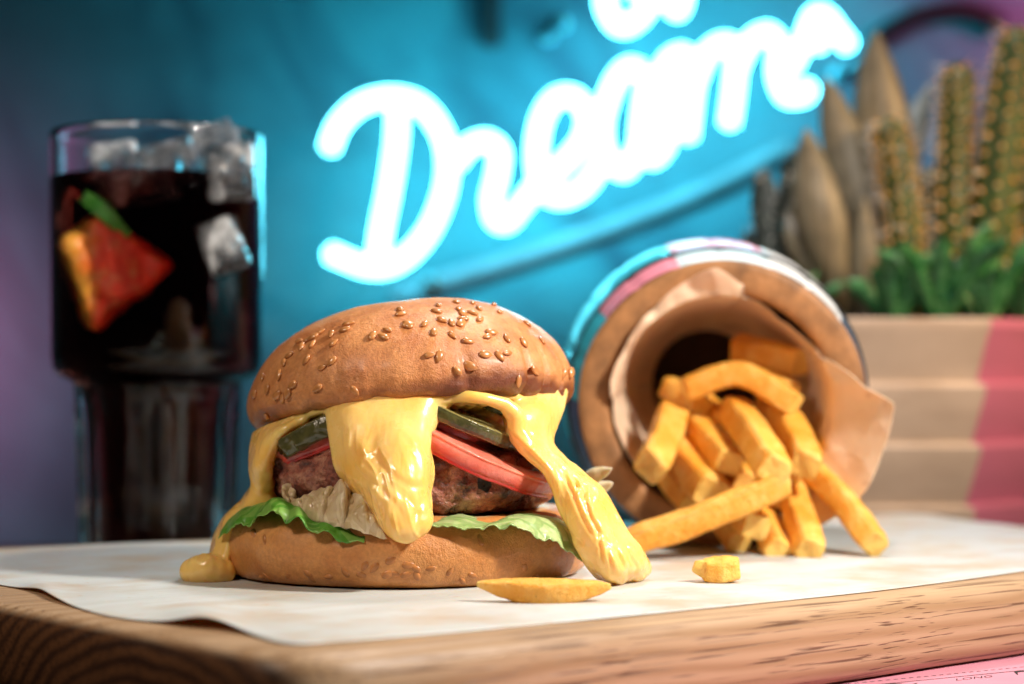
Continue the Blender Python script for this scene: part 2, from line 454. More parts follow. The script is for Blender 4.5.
def neon_mat():
    m = Mat('lit_neon', .3, (.6, .9, 1)); m.set('Emission Color', (.13, .80, 1.0)); m.set('Emission Strength', 16.5)
    return m.m
M_NEON = neon_mat()
M_ACRYL = simple('white_support', (.25, .75, .9), .2, .1, 1)
M_RAIL = simple('steel_rail', (.16, .20, .23), .5, .2, .4)
M_CABLE = simple('black_cable', (.012, .012, .016), .5, .2, 1)
def wall_mat():
    m = Mat('painted_wall', .5)
    a = m.noise(.035, 4, .55, m.cm((1, 1, 1.6))); b = m.noise(.09, 3, .5, m.cm((1, 1, .35), (0, .5, 0)), 1.0)
    c = m.ramp(a, [(.3, (.05, .14, .175)), (.5, (.075, .25, .30)), (.7, (.10, .35, .40))])
    c = m.mix(m.math('MULTIPLY', m.vramp(b, .50, .68), .85), c, (.025, .06, .10))
    m.set('Base Color', c); m.bump(m.noise(1.5, 4), .03)
    return m.m
M_WALL = wall_mat()
M_MAT = simple('pink_card', (.60, .25, .33), .6, .05, .6)
M_INK = simple('black_print', (.02, .015, .02), .6, .1, 1)

# ------------------------------------------------------------------ setting: wall, table, placemat
V, f = box(-150, 150, 142, 146, -70, 110)
single('wall', V, f, M_WALL, None, None, kind='structure', smooth=False)
V, f = box(-80, 80, 18, 97.5, -6.3, -2.3)
single('table', V, f, M_TABLE, None, None, kind='structure', smooth=False)

# placemat with its printed border, lying on the table in front of the board
TZ = -2.3
gA, gB = G(880, 682, TZ), G(1024, 668, TZ)
pv = (gB-gA)/np.linalg.norm(gB-gA); pu = np.array((-pv[1], pv[0], 0))
def onmat(a, b, z): q = gA+pv*a+pu*b; return np.array((q[0], q[1], TZ+z))
mt = root('placemat', onmat(4, -6, 0), 'pink printed paper placemat lying under the front of the wooden board', 'placemat')
Vm = [onmat(a, b, z) for z in (.0, .03) for a, b in ((-14, -16), (26, -16), (26, 4.2), (-14, 4.2))]
part('sheet', Vm, [(3, 2, 1, 0), (4, 5, 6, 7), (0, 1, 5, 4), (1, 2, 6, 5), (2, 3, 7, 6), (3, 0, 4, 7)], M_MAT, mt, smooth=False)
dots = []
for k in range(60):
    a = -6+k*.27
    dots.append(([onmat(a, -.03, .034), onmat(a+.14, -.03, .034), onmat(a+.14, .035, .034), onmat(a, .035, .034)], [(0, 1, 2, 3)]))
part('dotted_border', *join(dots), M_INK, mt, smooth=False)
part('printed_line', [onmat(-6, -.52, .034), onmat(20, -.52, .034), onmat(20, -.45, .034), onmat(-6, -.45, .034)], [(0, 1, 2, 3)], M_INK, mt, smooth=False)
def text_mesh(txt, size):
    cu = bpy.data.curves.new('lettering', 'FONT'); cu.body = txt; cu.size = size; cu.shear = .8; cu.extrude = 0.0
    o = bpy.data.objects.new('lettering', cu); C.objects.link(o)
    dg = bpy.context.evaluated_depsgraph_get(); me = bpy.data.meshes.new_from_object(o.evaluated_get(dg))
    V = np.array([v.co[:] for v in me.vertices]); f = [tuple(p.vertices) for p in me.polygons]
    bpy.data.objects.remove(o); bpy.data.meshes.remove(me); bpy.data.curves.remove(cu)
    return V, f
tv, tf = text_mesh('LONG', .42)
part('lettering', [onmat(1.75+x*1.15, -1.0+y, .034) for x, y, z in tv], tf, M_INK, mt, smooth=False)
# flourishes of the print
for a0, flip in ((-.6, 1), (4.0, -1)):
    pts = crom([(a0, -1.0), (a0+.35, -.62), (a0+.75, -.75), (a0+.6, -1.1), (a0+1.2, -.8)], 30); q = []
    for j, (a, b) in enumerate(pts):
        wd = .03+.07*math.sin(math.pi*j/29)
        q += [onmat(a, b-wd, .034), onmat(a, b+wd, .034)]
    part('flourish', q, [(2*j, 2*j+2, 2*j+3, 2*j+1) for j in range(29)], M_INK, mt, smooth=False)

# ------------------------------------------------------------------ board and paper
def round_poly(pts, rads, n=10):
    out = []; m = len(pts)
    for i in range(m):
        p0, p1, p2 = [np.array(pts[k % m], float) for k in (i-1, i, i+1)]
        a = (p0-p1)/np.linalg.norm(p0-p1); b = (p2-p1)/np.linalg.norm(p2-p1)
        ang = math.acos(a.dot(b)); t = rads[i]/math.tan(ang/2)
        for k in range(n+1):
            s = k/n; out.append((1-s)**2*(p1+a*t)+2*s*(1-s)*p1+s*s*(p1+b*t))
    return np.array(out)
out = round_poly([(-4.7, 40.9), (27, 68.4), (16.2, 86.2), (-25.5, 65.6)], [2.6, 2, 2, 2])
# densify and take small hand-cut unevenness
dense = []
for i in range(len(out)):
    a, b = out[i], out[(i+1) % len(out)]; k = max(1, int(np.linalg.norm(b-a)/.5))
    dense += [a+(b-a)*j/k for j in range(k)]
out = np.array(dense); ctr = out.mean(0)
prev, nxt = np.roll(out, 1, 0), np.roll(out, -1, 0)
tg = nxt-prev; tg /= np.linalg.norm(tg, axis=1)[:, None]; nin = np.stack([-tg[:, 1], tg[:, 0]], 1)
wobl = .10*fbm(np.c_[out*.25, np.zeros(len(out))], 3, 3)
rings = []
for z, inset in ((-2.28, .55), (-2.2, .25), (-2.0, .06), (-1.7, 0), (-1.2, -.02), (-.75, 0), (-.45, .05), (-.22, .16), (-.08, .32), (0, .55)):
    o2 = out+nin*(inset+wobl)[:, None] if np.ndim(inset+wobl) else out
    rings.append(np.c_[o2, np.full(len(out), z)])
n = len(out); V = np.vstack(rings); f = grid(len(rings), n, True)
f += [tuple(range(n))[::-1], tuple((len(rings)-1)*n+i for i in range(n))]
V[:n, 2] = -2.26
single('serving_board', V, f, M_OAK, 'thick oak serving board with rounded edges and dark end grain, carrying the burger', 'board', angle=35)

front = [(-90, 570), (0, 586), (36, 593), (56, 602), (106, 617), (166, 625), (230, 632), (286, 645), (340, 643), (440, 635), (566, 623), (680, 612), (800, 600), (900, 589), (1024, 572), (1110, 558)]
back = [(-90, 558), (0, 553), (60, 549.5), (120, 546.5), (180, 544), (240, 541), (330, 537), (420, 532), (520, 528), (640, 524), (740, 521), (800, 520), (900, 517), (960, 521.5), (1024, 529), (1110, 540)]
fr = crom([G(*p) for p in front], 150); bk = crom([G(*p) for p in back], 150)
nv = 60; rows = []
for j in range(nv):
    t = j/(nv-1); rows.append(fr*(1-t)+bk*t)
g = np.array(rows)
wav = fbm(g*np.array((.22, .22, 0))+5, 3, 11)
edge = np.linspace(0, 1, nv)[:, None]
g[..., 2] = .035+.05*(wav+.6).clip(0)*sstep(0, .1, edge)
px = 512+F*g[..., 0]/g[..., 1]
g[..., 2] += .24*np.exp(-((px-205)/34)**2)*np.exp(-(edge/.12)**2)+.12*np.exp(-((px-45)/20)**2)*np.exp(-(edge/.15)**2)
g[..., 2] += .10*np.exp(-((1-edge)/.05)**2)*(fbm(g*.25, 2, 4)+.5).clip(0)
top = g.reshape(-1, 3); bot = top-np.array((0, 0, .014)); N = len(top)
fq = grid(nv, 150); loop = [i for i in range(150)]+[j*150+149 for j in range(1, nv)]+[(nv-1)*150+i for i in range(148, -1, -1)]+[j*150 for j in range(nv-2, 0, -1)]
V = np.vstack([top, bot]); f = fq+[tuple(i+N for i in q[::-1]) for q in fq]+[(loop[k], loop[k]+N, loop[(k+1) % len(loop)]+N, loop[(k+1) % len(loop)]) for k in range(len(loop))]
single('greaseproof_paper', V, f, M_PAPER, 'white greaseproof paper sheet with brown stains spread over the wooden board', 'paper')

# ------------------------------------------------------------------ burger
BX, BY = -3.16, 59.5
burger = root('burger', (BX, BY, 0.04), 'tall cheeseburger in a seeded bun dripping with yellow cheese sauce', 'burger')
# bottom bun
prof = crom([(0, .06), (2.5, .06), (4.6, .07), (5.18, .2), (5.44, .62), (5.52, 1.15), (5.38, 1.66), (4.98, 1.95), (4.2, 2.02), (2.2, 1.95), (0, 1.95)], 70)
prof[0, 0] = prof[-1, 0] = 0; prof[:, 1] = np.maximum(prof[:, 1], .055)
V, f = revolve(prof, 200)
nn = V/np.maximum(np.linalg.norm(V-np.array((0, 0, 1)), axis=1), .1)[:, None]
th = np.arctan2(V[:, 1], V[:, 0]); rr = np.hypot(V[:, 0], V[:, 1])
side = sstep(3.5, 4.8, rr)
d = .13*fbm(V*.5, 3, 21)+.035*fbm(V*2.2, 3, 22)
wr = -np.abs(fbm(np.c_[np.cos(th)*9, np.sin(th)*9, V[:, 2]*.5], 2, 23))*.09*sstep(1.0, 1.7, V[:, 2])
V[:, :2] *= (1+(d+wr)*side/np.maximum(rr, 1))[:, None]
V[:, 2] = np.where(V[:, 2] > 1, V[:, 2]+.10*fbm(V*.4, 2, 25), V[:, 2])
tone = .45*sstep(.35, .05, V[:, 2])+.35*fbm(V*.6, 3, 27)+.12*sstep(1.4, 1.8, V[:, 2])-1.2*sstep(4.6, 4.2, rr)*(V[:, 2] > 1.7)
BB = V+np.array((BX, BY, .0)); BBf = f
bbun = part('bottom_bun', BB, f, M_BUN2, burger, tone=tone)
# top bun
prof = crom([(0, .2), (2.4, .18), (3.6, .1), (4.3, -.04), (4.72, .12), (4.9, .55), (4.84, 1.05), (4.46, 1.78), (3.7, 2.52), (2.6, 3.06), (1.4, 3.32), (0, 3.38)], 90)
prof[0, 0] = prof[-1, 0] = 0
V, f = revolve(prof, 220)
rr = np.hypot(V[:, 0], V[:, 1]); th = np.arctan2(V[:, 1], V[:, 0])
nrm = normals(V, np.array([q if len(q) == 4 else (*q, q[2]) for q in f]))
rad = V*np.array((1, 1, .6)); rad /= np.maximum(np.linalg.norm(rad, axis=1), .1)[:, None]
d = .13*fbm(V*.42, 3, 31)+.02*fbm(V*3, 3, 32)
low = sstep(1.9, .5, V[:, 2])*(rr > 3.6)
right = sstep(-1.9, -.9, th)*sstep(.3, -.3, th)      # the crinkled right front side
cre = 1-np.abs(vnoise(np.c_[np.cos(th)*8+.3*fbm(V*1.2, 2, 37), np.sin(th)*8, V[:, 2]*.3], 33))*2.6
d -= .16*sstep(.35, .95, cre)*low*(.25+right)
d += .13*fbm(V*np.array((1.6, 1.6, 2.4)), 4, 36)*sstep(.75, .05, V[:, 2])*(rr > 3.8)
V = V+rad*d[:, None]
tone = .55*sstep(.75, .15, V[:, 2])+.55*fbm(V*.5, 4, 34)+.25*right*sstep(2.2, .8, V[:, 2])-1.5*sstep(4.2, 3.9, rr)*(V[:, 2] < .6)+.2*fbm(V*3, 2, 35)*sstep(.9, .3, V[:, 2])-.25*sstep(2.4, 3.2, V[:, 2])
RT = np.array(Matrix.Rotation(math.radians(-5), 3, 'Y') @ Matrix.Rotation(math.radians(-8), 3, 'X'))
TC = np.array((-2.93, 59.5, 4.66))
TB = V@RT.T+TC
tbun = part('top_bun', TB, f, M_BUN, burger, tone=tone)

# seeds: one mesh, many placed copies
def seed_mesh(name, mat):
    V, f = revolve([(0, -.5), (.22, -.46), (.40, -.3), (.47, -.05), (.40, .18), (.25, .36), (.10, .47), (0, .5)], 14)
    V = V*np.array((.42, .24, .66))*.56; V = V[:, [2, 0, 1]]       # long axis x, flat axis z
    return raw(name, V, f, mat)
SM, SM2 = seed_mesh('sesame_seed', M_SEED), seed_mesh('sesame_seed', M_SEED2)
camp = Vector((0, 0, CAMZ))
def seeds(V, f, pxs, me, parent, sink, scl=1.0):
    tree = BVHTree.FromPolygons([Vector(v) for v in V], [tuple(q) for q in f])
    for px, py in pxs:
        d = (Vector(P(px, py, 50.))-camp).normalized()
        hit, nr, _, _ = tree.ray_cast(camp, d)
        if hit is None: continue
        if nr.dot(d) > 0: nr = -nr
        put_seed(hit, nr, me, parent, sink, scl)
def put_seed(hit, nr, me, parent, sink, scl):
    o = bpy.data.objects.new('sesame_seed', me); C.objects.link(o); o.parent = parent
    o.location = (hit+nr*sink-Vector(BASE[parent.name]))*S
    q = nr.to_track_quat('Z', 'Y'); o.rotation_mode = 'QUATERNION'
    o.rotation_quaternion = q @ Matrix.Rotation(random.uniform(0, 2*math.pi), 3, 'Z').to_quaternion()
    k = scl*random.uniform(.86, 1.12); o.scale = (k, k*random.uniform(.85, 1.1), k)
z3 = [(925, 80), (930, 99), (957, 142), (875, 163), (858, 190), (815, 185), (703, 162), (720, 138), (660, 215), (650, 180), (652, 288), (615, 312), (550, 283), (595, 395), (440, 343), (495, 382), (393, 400), (432, 422), (455, 434), (475, 418), (460, 294), (480, 266), (530, 230), (549, 207), (577, 192), (575, 220), (522, 208), (390, 505), (607, 172), (375, 352), (342, 422), (745, 405)]
z4 = [(30, 138), (98, 135), (133, 167), (152, 62), (143, 86), (222, 50), (232, 77), (250, 97), (285, 93), (287, 53), (310, 74), (370, 60), (393, 88), (427, 74), (167, 121), (202, 131), (240, 132), (247, 116), (315, 117), (207, 180), (268, 203), (343, 185), (360, 168), (420, 192), (487, 208), (498, 133), (490, 104), (522, 114), (577, 152), (336, 255), (393, 262), (420, 250), (117, 257), (155, 262), (275, 300), (225, 318), (556, 200), (530, 318), (645, 328), (672, 328), (690, 314), (690, 298), (640, 208), (653, 240), (622, 207), (465, 360)]
pts = [(170+x/4.024, 290+y/4.024) for x, y in z3]+[(400+x/3.938, 290+y/3.938) for x, y in z4]
seeds(TB, f, pts, SM, tbun, .035)
# a few more on the far slope of the dome, out of this view but not of others
far = [i for i in range(len(TB)) if TB[i, 1] > 60.5 and TB[i, 2] > 6.2]
tn = normals(TB, np.array([q if len(q) == 4 else (*q, q[2]) for q in f]))
for i in random.sample(far, 22): put_seed(Vector(TB[i]), Vector(tn[i]), SM, tbun, .035, 1.0)
z5 = [(795, 470), (858, 487), (700, 490), (690, 523), (495, 518), (510, 537), (570, 530), (350, 530), (330, 532), (630, 513), (785, 520), (812, 518), (850, 522), (600, 390), (340, 395), (300, 372), (425, 527), (885, 500), (735, 497)]
z6 = [(450, 497), (487, 530), (262, 525), (110, 500), (180, 510), (60, 525), (290, 395), (225, 545), (30, 487)]
pts = [(170+x/3.6, 430+y/3.6) for x, y in z5]+[(400+x/3.6, 430+y/3.6) for x, y in z6]
seeds(BB, BBf, pts, SM2, bbun, -.015, .95)

# patty
prof = crom([(0, 1.9), (2.4, 1.9), (3.7, 2.0), (4.38, 2.5), (4.42, 3.2), (4.0, 3.75), (3.2, 4.0), (1.6, 4.05), (0, 4.05)], 80)
prof[0, 0] = prof[-1, 0] = 0
V, f = revolve(prof, 260)
rad = V*np.array((1, 1, 0)); rad /= np.maximum(np.linalg.norm(rad, axis=1), .5)[:, None]
d = .22*fbm(V*.8, 3, 41)+.30*np.abs(fbm(V*2.0, 4, 42))+.09*fbm(V*5, 3, 43)-.08
V = V+rad*d[:, None]; V[:, 2] += .14*fbm(V*1.6, 3, 44)*sstep(3.4, 3.9, V[:, 2])
PT = V*np.array((1, 1, 1.03))+np.array((BX+.12, BY-.38, 0))
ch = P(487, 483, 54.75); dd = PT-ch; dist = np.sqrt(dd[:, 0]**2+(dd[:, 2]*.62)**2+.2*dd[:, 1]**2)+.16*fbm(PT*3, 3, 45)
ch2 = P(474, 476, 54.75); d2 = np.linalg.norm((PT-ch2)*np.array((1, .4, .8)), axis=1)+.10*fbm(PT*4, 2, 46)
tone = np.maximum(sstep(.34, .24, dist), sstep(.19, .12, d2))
part('patty', PT, f, M_PATTY, burger, tone=tone)

def disc(center, r, thick, xrot, yrot, seed, rag=.05):
    hz = thick/2
    prof = crom([(0, -hz), (r*.6, -hz), (r-.14, -hz), (r-.02, -hz*.6), (r, 0), (r-.02, hz*.6), (r-.12, hz), (r*.6, hz), (0, hz)], 50)
    prof[0, 0] = prof[-1, 0] = 0
    V, f = revolve(prof, 120)
    rr = np.hypot(V[:, 0], V[:, 1]); skin = sstep(r-.16, r-.03, rr)*(sstep(hz*.6, -hz*.8, V[:, 2]) if 50 < seed < 54 else sstep(hz*.99, hz*.75, np.abs(V[:, 2])))
    V[:, :2] *= (1+rag*fbm(V*.5, 2, seed)*sstep(1, 2, rr))[:, None]; V[:, 2] += .05*fbm(V*.8, 3, seed+1)
    R = np.array(Matrix.Rotation(math.radians(yrot), 3, 'Y') @ Matrix.Rotation(math.radians(xrot), 3, 'X'))
    return V@R.T+np.asarray(center), f, skin
# right tomato slice slopes down to the right and shows its cut face
V, f, sk = disc((-1.45, 57.80, 4.12), 3.15, .58, 7, 27.5, 51)
part('tomato_slice', V, f, M_TOMATO, burger, tone=sk, label='bright red tomato slice sliding out on the right')
V, f, sk = disc((-4.75, 58.3, 4.12), 2.62, .58, -4, -19, 52)
part('tomato_slice', V, f, M_TOMATO, burger, tone=sk, label='dark red tomato slice under the pickle on the left')
V, f, sk = disc((-2.55, 57.9, 4.66), 2.3, .40, 0, 20, 53)
part('tomato_slice', V, f, M_TOMATO, burger, tone=sk, label='shadowed tomato slice under the top bun')
# pickles
V, f, sk = disc((-1.60, 57.0, 4.80), 2.05, .40, 3, 25, 54)
part('pickle_slice', V, f, M_PICKLE, burger, tone=1-sk, label='large olive pickle slice beneath the right half of the bun')
V, f, sk = disc((-5.35, 57.0, 4.42), 1.55, .62, 0, -26, 56, .10)
V += .09*fbm(V*3.2, 2, 58)[:, None]
part('pickle_slice', V, f, M_PICKLE, burger, tone=.15*(1-sk), label='bumpy dark pickle slice on the left')
V, f, sk = disc((-.35, 57.3, 5.0), 1.1, .26, 4, 24, 57)
part('pickle_slice', V, f, M_PICKLE, burger, tone=1-sk, label='thin pickle slice half hidden in the cheese')

# leaves
def leaf_sheet(rows, nu, nv, thick, ruffle=None):
    g = patch(rows, nu, nv)[..., :3]
    if ruffle is not None: g = g+ruffle(g, np.linspace(0, 1, nu)[None, :], np.linspace(0, 1, nv)[:, None])
    top = g.reshape(-1, 3); fq = grid(nv, nu); nr = normals(top, np.array(fq)); bot = top-nr*thick; N = len(top)
    loop = list(range(nu))+[j*nu+nu-1 for j in range(1, nv)]+[(nv-1)*nu+i for i in range(nu-2, -1, -1)]+[j*nu for j in range(nv-2, 0, -1)]
    f = fq+[tuple(i+N for i in q[::-1]) for q in fq]+[(loop[k], loop[k]+N, loop[(k+1) % len(loop)]+N, loop[(k+1) % len(loop)]) for k in range(len(loop))]
    return np.vstack([top, bot]), f
def ruf(a, k, seed, axis=(0, -.4, 1)):
    ax = np.array(axis, float)
    def fn(g, u, v): return (a*np.sin(u*k+3*fbm(g*.8, 2, seed))*(v**1.3))[..., None]*ax+(.05*fbm(g*2.2, 2, seed+3)+.16*v**5*fbm(g*3.5, 3, seed+5))[..., None]*ax
    return fn
rows = [[P(240, 512, 58.5), P(262, 506, 57.6), P(285, 508, 56.6), P(308, 516, 55.9), P(335, 522, 55.5), P(372, 526, 55.2)],
        [P(229, 520, 57.6), P(252, 507, 56.4), P(282, 500, 55.4), P(306, 511, 55.0), P(332, 522, 54.7), P(368, 530, 54.6)],
        [P(219, 541, 57.0), P(248, 524, 55.7), P(278, 517, 54.8), P(302, 524, 54.3), P(328, 535, 54.1), P(364, 537, 54.0)]]
V, f = leaf_sheet(rows, 110, 30, .03, ruf(.14, 26, 61))
part('lettuce_leaf', V, f, M_LEAF, burger, label='bright green lettuce leaf over the left of the heel')
rows = [[P(420, 524, 55.6), P(455, 514, 55.9), P(490, 519, 56.2), P(520, 514, 56.4), P(548, 516, 56.6), P(572, 525, 57.2)],
        [P(421, 526, 54.8), P(460, 520, 54.7), P(490, 524, 54.7), P(518, 518, 54.8), P(548, 520, 55.2), P(576, 535, 56.0)],
        [P(424, 527, 54.2), P(462, 527, 54.1), P(492, 529, 54.1), P(520, 530, 54.2), P(548, 541, 54.6), P(584, 562, 55.5)]]
V, f = leaf_sheet(rows, 110, 30, .03, ruf(.07, 15, 63))
part('lettuce_leaf', V, f, M_LEAF2, burger, label='pale green lettuce leaf hanging over the right of the heel')
# the wilted leaf crumpled on the front left
rows = [[P(284, 484, 56.6), P(300, 497, 55.8), P(318, 494, 55.3), P(334, 484, 55.0), P(352, 487, 54.7), P(366, 498, 54.5)],
        [P(281, 494, 55.9), P(300, 504, 55.0), P(320, 503, 54.6), P(340, 495, 54.4), P(358, 500, 54.2), P(374, 512, 54.1)],
        [P(288, 502, 55.5), P(306, 514, 54.7), P(324, 516, 54.3), P(344, 514, 54.1), P(362, 518, 53.9), P(382, 526, 53.9)],
        [P(304, 508, 55.6), P(318, 521, 54.7), P(334, 526, 54.3), P(350, 529, 54.1), P(366, 533, 53.9), P(388, 538, 53.9)]]
def crumple(g, u, v):
    a = .20*np.sin(u*21+5*v+4*fbm(g*1.2, 2, 71))*(1-.6*v)+.12*fbm(g*2.6, 3, 72)+.06*fbm(g*6, 3, 73)+.05*np.sin(u*55+6*fbm(g, 2, 74))*(1-v)
    return a[..., None]*np.array((.25, -.8, .55))
V, f = leaf_sheet(rows, 130, 70, .035, crumple)
part('lettuce_leaf', V, f, M_SOFT, burger, label='wilted beige leaf crumpled at the front')
def blade(base, mid, tip, w, thick=.35, face=(0, -1, .15), nu=14, nv=40, cup=.25, wmax=.42):
    path = crom([base, mid, tip], nv); T = np.gradient(path, axis=0); T /= np.linalg.norm(T, axis=1)[:, None]
    V = []; fc = np.array(face, float)
    for j in range(nv):
        t = j/(nv-1); wd = w*.5*((.55+.45*min(1, t/wmax)) if t < wmax else max(.0, 1-((t-wmax)/(1-wmax))**2.0)**.75)+.01
        x = np.cross(T[j], fc); x /= np.linalg.norm(x); y = np.cross(x, T[j]); th = thick*(1-.75*t)
        for i in range(nu):
            a = 2*math.pi*i/nu; cx, sx = math.cos(a), math.sin(a)
            V.append(path[j]+x*cx*wd+y*(sx*th*.5*min(1, wd/(w*.15))-cup*w*(cx*cx)*.6*min(1, wd/(w*.3))))
    f = grid(nv, nu, True); V += [path[0], path[-1]]; e = len(V)
    f += [(e-2, (i+1) % nu, i) for i in range(nu)]+[(e-1, (nv-1)*nu+i, (nv-1)*nu+(i+1) % nu) for i in range(nu)]
    return np.array(V), f
for a, m_, c, w_ in (((574, 494, 60.0), (592, 477, 59.6), (613, 467, 59.2), .46), ((580, 500, 59.8), (598, 488, 59.5), (613, 483, 59.3), .42)):
    V, f = blade(P(*a), P(*m_), P(*c), w_, .12, (0, -1, .5), cup=.3, wmax=.4)
    V = V+.07*np.stack([fbm(V*1.6+6*k_, 2, 66+k_) for k_ in range(3)], 1)
    part('lettuce_leaf', V, f, M_HEART, burger, label='cream lettuce tip sticking out behind the cheese on the right')

# cheese sauce
def R4(px, py, d, r): return np.append(P(px, py, d), r)
b = Blob()
def fold(q, u, v):
    k = math.sin(9*u+5*v)*.5+math.sin(17*u-7*v+1)*.3
    q[1] -= .10*k*v; q[3] *= 1+.12*k; return q
b.sheet([[R4(336, 402, 56.2, .30), R4(362, 400, 55.6, .34), R4(392, 398, 55.3, .36), R4(420, 400, 55.3, .33), R4(446, 398, 55.6, .26)],
         [R4(336, 418, 55.6, .30), R4(362, 420, 55.0, .36), R4(392, 420, 54.9, .38), R4(416, 420, 54.9, .34), R4(430, 420, 55.2, .27)],
         [R4(341, 446, 55.1, .30), R4(364, 448, 54.5, .38), R4(392, 446, 54.3, .42), R4(414, 446, 54.4, .36), R4(421, 446, 54.7, .28)],
         [R4(347, 470, 55.0, .28), R4(368, 474, 54.2, .38), R4(394, 474, 53.9, .44), R4(416, 470, 54.1, .38), R4(424, 470, 54.5, .28)],
         [R4(364, 488, 54.6, .25), R4(378, 492, 53.9, .36), R4(396, 494, 53.7, .42), R4(414, 494, 53.9, .38), R4(422, 494, 54.3, .28)],
         [R4(379, 506, 54.2, .28), R4(390, 510, 53.7, .38), R4(403, 511, 53.6, .42), R4(416, 511, 53.7, .38), R4(422, 508, 54.1, .30)],
         [R4(391, 523, 53.8, .28), R4(398, 526, 53.5, .34), R4(407, 527, 53.4, .36), R4(416, 524, 53.5, .34), R4(422, 519, 53.8, .28)]], 30, 44, fold)
def fold2(q, u, v):
    k = math.sin(13*u+3*v)*.6+math.sin(29*u+9*v)*.3
    q[3] *= 1+.16*k*v; q[1] -= .12*k*v; return q
# right drape: thin over the tomato's shoulder, fat where it lands on the paper
b.sheet([[R4(496, 398, 57.4, .26), R4(520, 394, 57.6, .28), R4(544, 390, 57.9, .28), R4(560, 390, 58.7, .24)],
         [R4(510, 414, 56.4, .26), R4(525, 414, 56.3, .28), R4(542, 412, 56.9, .26), R4(556, 410, 58.0, .22)],
         [R4(517, 434, 56.0, .25), R4(526, 438, 56.0, .26), R4(538, 438, 56.4, .25), R4(546, 438, 57.2, .20)],
         [R4(532, 452, 55.7, .22), R4(538, 456, 55.8, .25), R4(546, 456, 56.2, .25), R4(551, 454, 57.0, .20)],
         [R4(550, 472, 55.5, .22), R4(556, 474, 55.6, .28), R4(564, 474, 56.0, .28), R4(571, 473, 56.8, .24)],
         [R4(562, 494, 55.4, .24), R4(572, 494, 55.3, .32), R4(584, 494, 55.7, .34), R4(594, 494, 56.6, .26)],
         [R4(572, 516, 55.3, .24), R4(584, 518, 55.1, .34), R4(598, 518, 55.5, .36), R4(608, 516, 56.4, .28)],
         [R4(584, 540, 55.2, .24), R4(597, 544, 55.0, .34), R4(612, 544, 55.3, .36), R4(624, 540, 56.2, .28)],
         [R4(593, 560, 55.2, .24), R4(606, 563, 55.0, .34), R4(622, 562, 55.4, .34), R4(637, 557, 56.4, .28)],
         [R4(600, 573, 55.7, .20), R4(614, 575, 55.7, .26), R4(629, 573, 56.2, .28), R4(643, 569, 57.2, .24)]], 34, 60, fold2)
# left drape
b.sheet([[R4(258, 436, 58.4, .18), R4(264, 436, 57.6, .26), R4(276, 430, 57.0, .24), R4(290, 424, 56.6, .20), R4(304, 420, 56.2, .16)],
         [R4(257, 450, 57.8, .22), R4(262, 450, 56.9, .28), R4(268, 447, 56.4, .24), R4(273, 442, 56.2, .16), R4(278, 437, 56.2, .13)],
         [R4(257, 468, 57.8, .22), R4(260, 468, 56.9, .27), R4(264, 465, 56.4, .20), R4(270, 472, 57.2, .16), R4(276, 476, 57.8, .14)],
         [R4(259, 486, 58.0, .22), R4(262, 487, 57.1, .28), R4(268, 487, 57.0, .24), R4(276, 487, 57.8, .2), R4(284, 487, 58.2, .2)],
         [R4(248, 504, 58.4, .20), R4(253, 504, 57.4, .26), R4(263, 502, 57.0, .26), R4(274, 500, 57.2, .22), R4(286, 498, 57.6, .2)],
         [R4(233, 518, 58.6, .22), R4(238, 519, 57.6, .28), R4(246, 516, 57.2, .26), R4(252, 514, 57.0, .2), R4(258, 512, 57.0, .16)],
         [R4(222, 534, 58.6, .20), R4(225, 536, 57.8, .26), R4(229, 537, 57.4, .22), R4(231, 538, 57.3, .18), R4(233, 538, 57.2, .14)],
         [R4(217, 553, 58.4, .20), R4(219, 555, 57.6, .24), R4(221, 556, 57.2, .22), R4(223, 557, 57.1, .18), R4(225, 558, 57.0, .14)],
         [R4(212, 568, 58.2, .22), R4(214, 570, 57.5, .28), R4(217, 571, 57.1, .24), R4(220, 572, 57.0, .2), R4(223, 572, 56.9, .16)]], 26, 56)
# puddle on the left
for k, (x, y, d_, r) in enumerate([(193, 572, 56.9, .38), (199, 571, 56.8, .42), (207, 570, 56.8, .45), (215, 571, 56.9, .44), (223, 572, 57.0, .38), (207, 569, 57.6, .44), (196, 571, 57.5, .40), (216, 570, 57.7, .42), (211, 570, 57.2, .46)]):
    b.ball(P(x, y, d_), r)
# layer under the bun: a sagging lip along its lower edge, and the filling behind
cr = crom([(a, .14+.06*math.sin(3*a)+.05*math.sin(7.3*a)) for a in np.radians(np.arange(-175, -4, 9))], 130)
for a, r in cr:
    q = np.array((4.36*math.cos(a), 4.36*math.sin(a), -.04-.5*max(0, r-.14)))@RT.T+TC
    b.ball(q, max(.10, r))
for rr_ in np.arange(.3, 4.0, .3):
    for a in np.linspace(0, 2*math.pi, int(2+rr_*16), endpoint=False):
        b.ball(np.array((rr_*math.cos(a), rr_*math.sin(a), -.05))@RT.T+TC, .22)
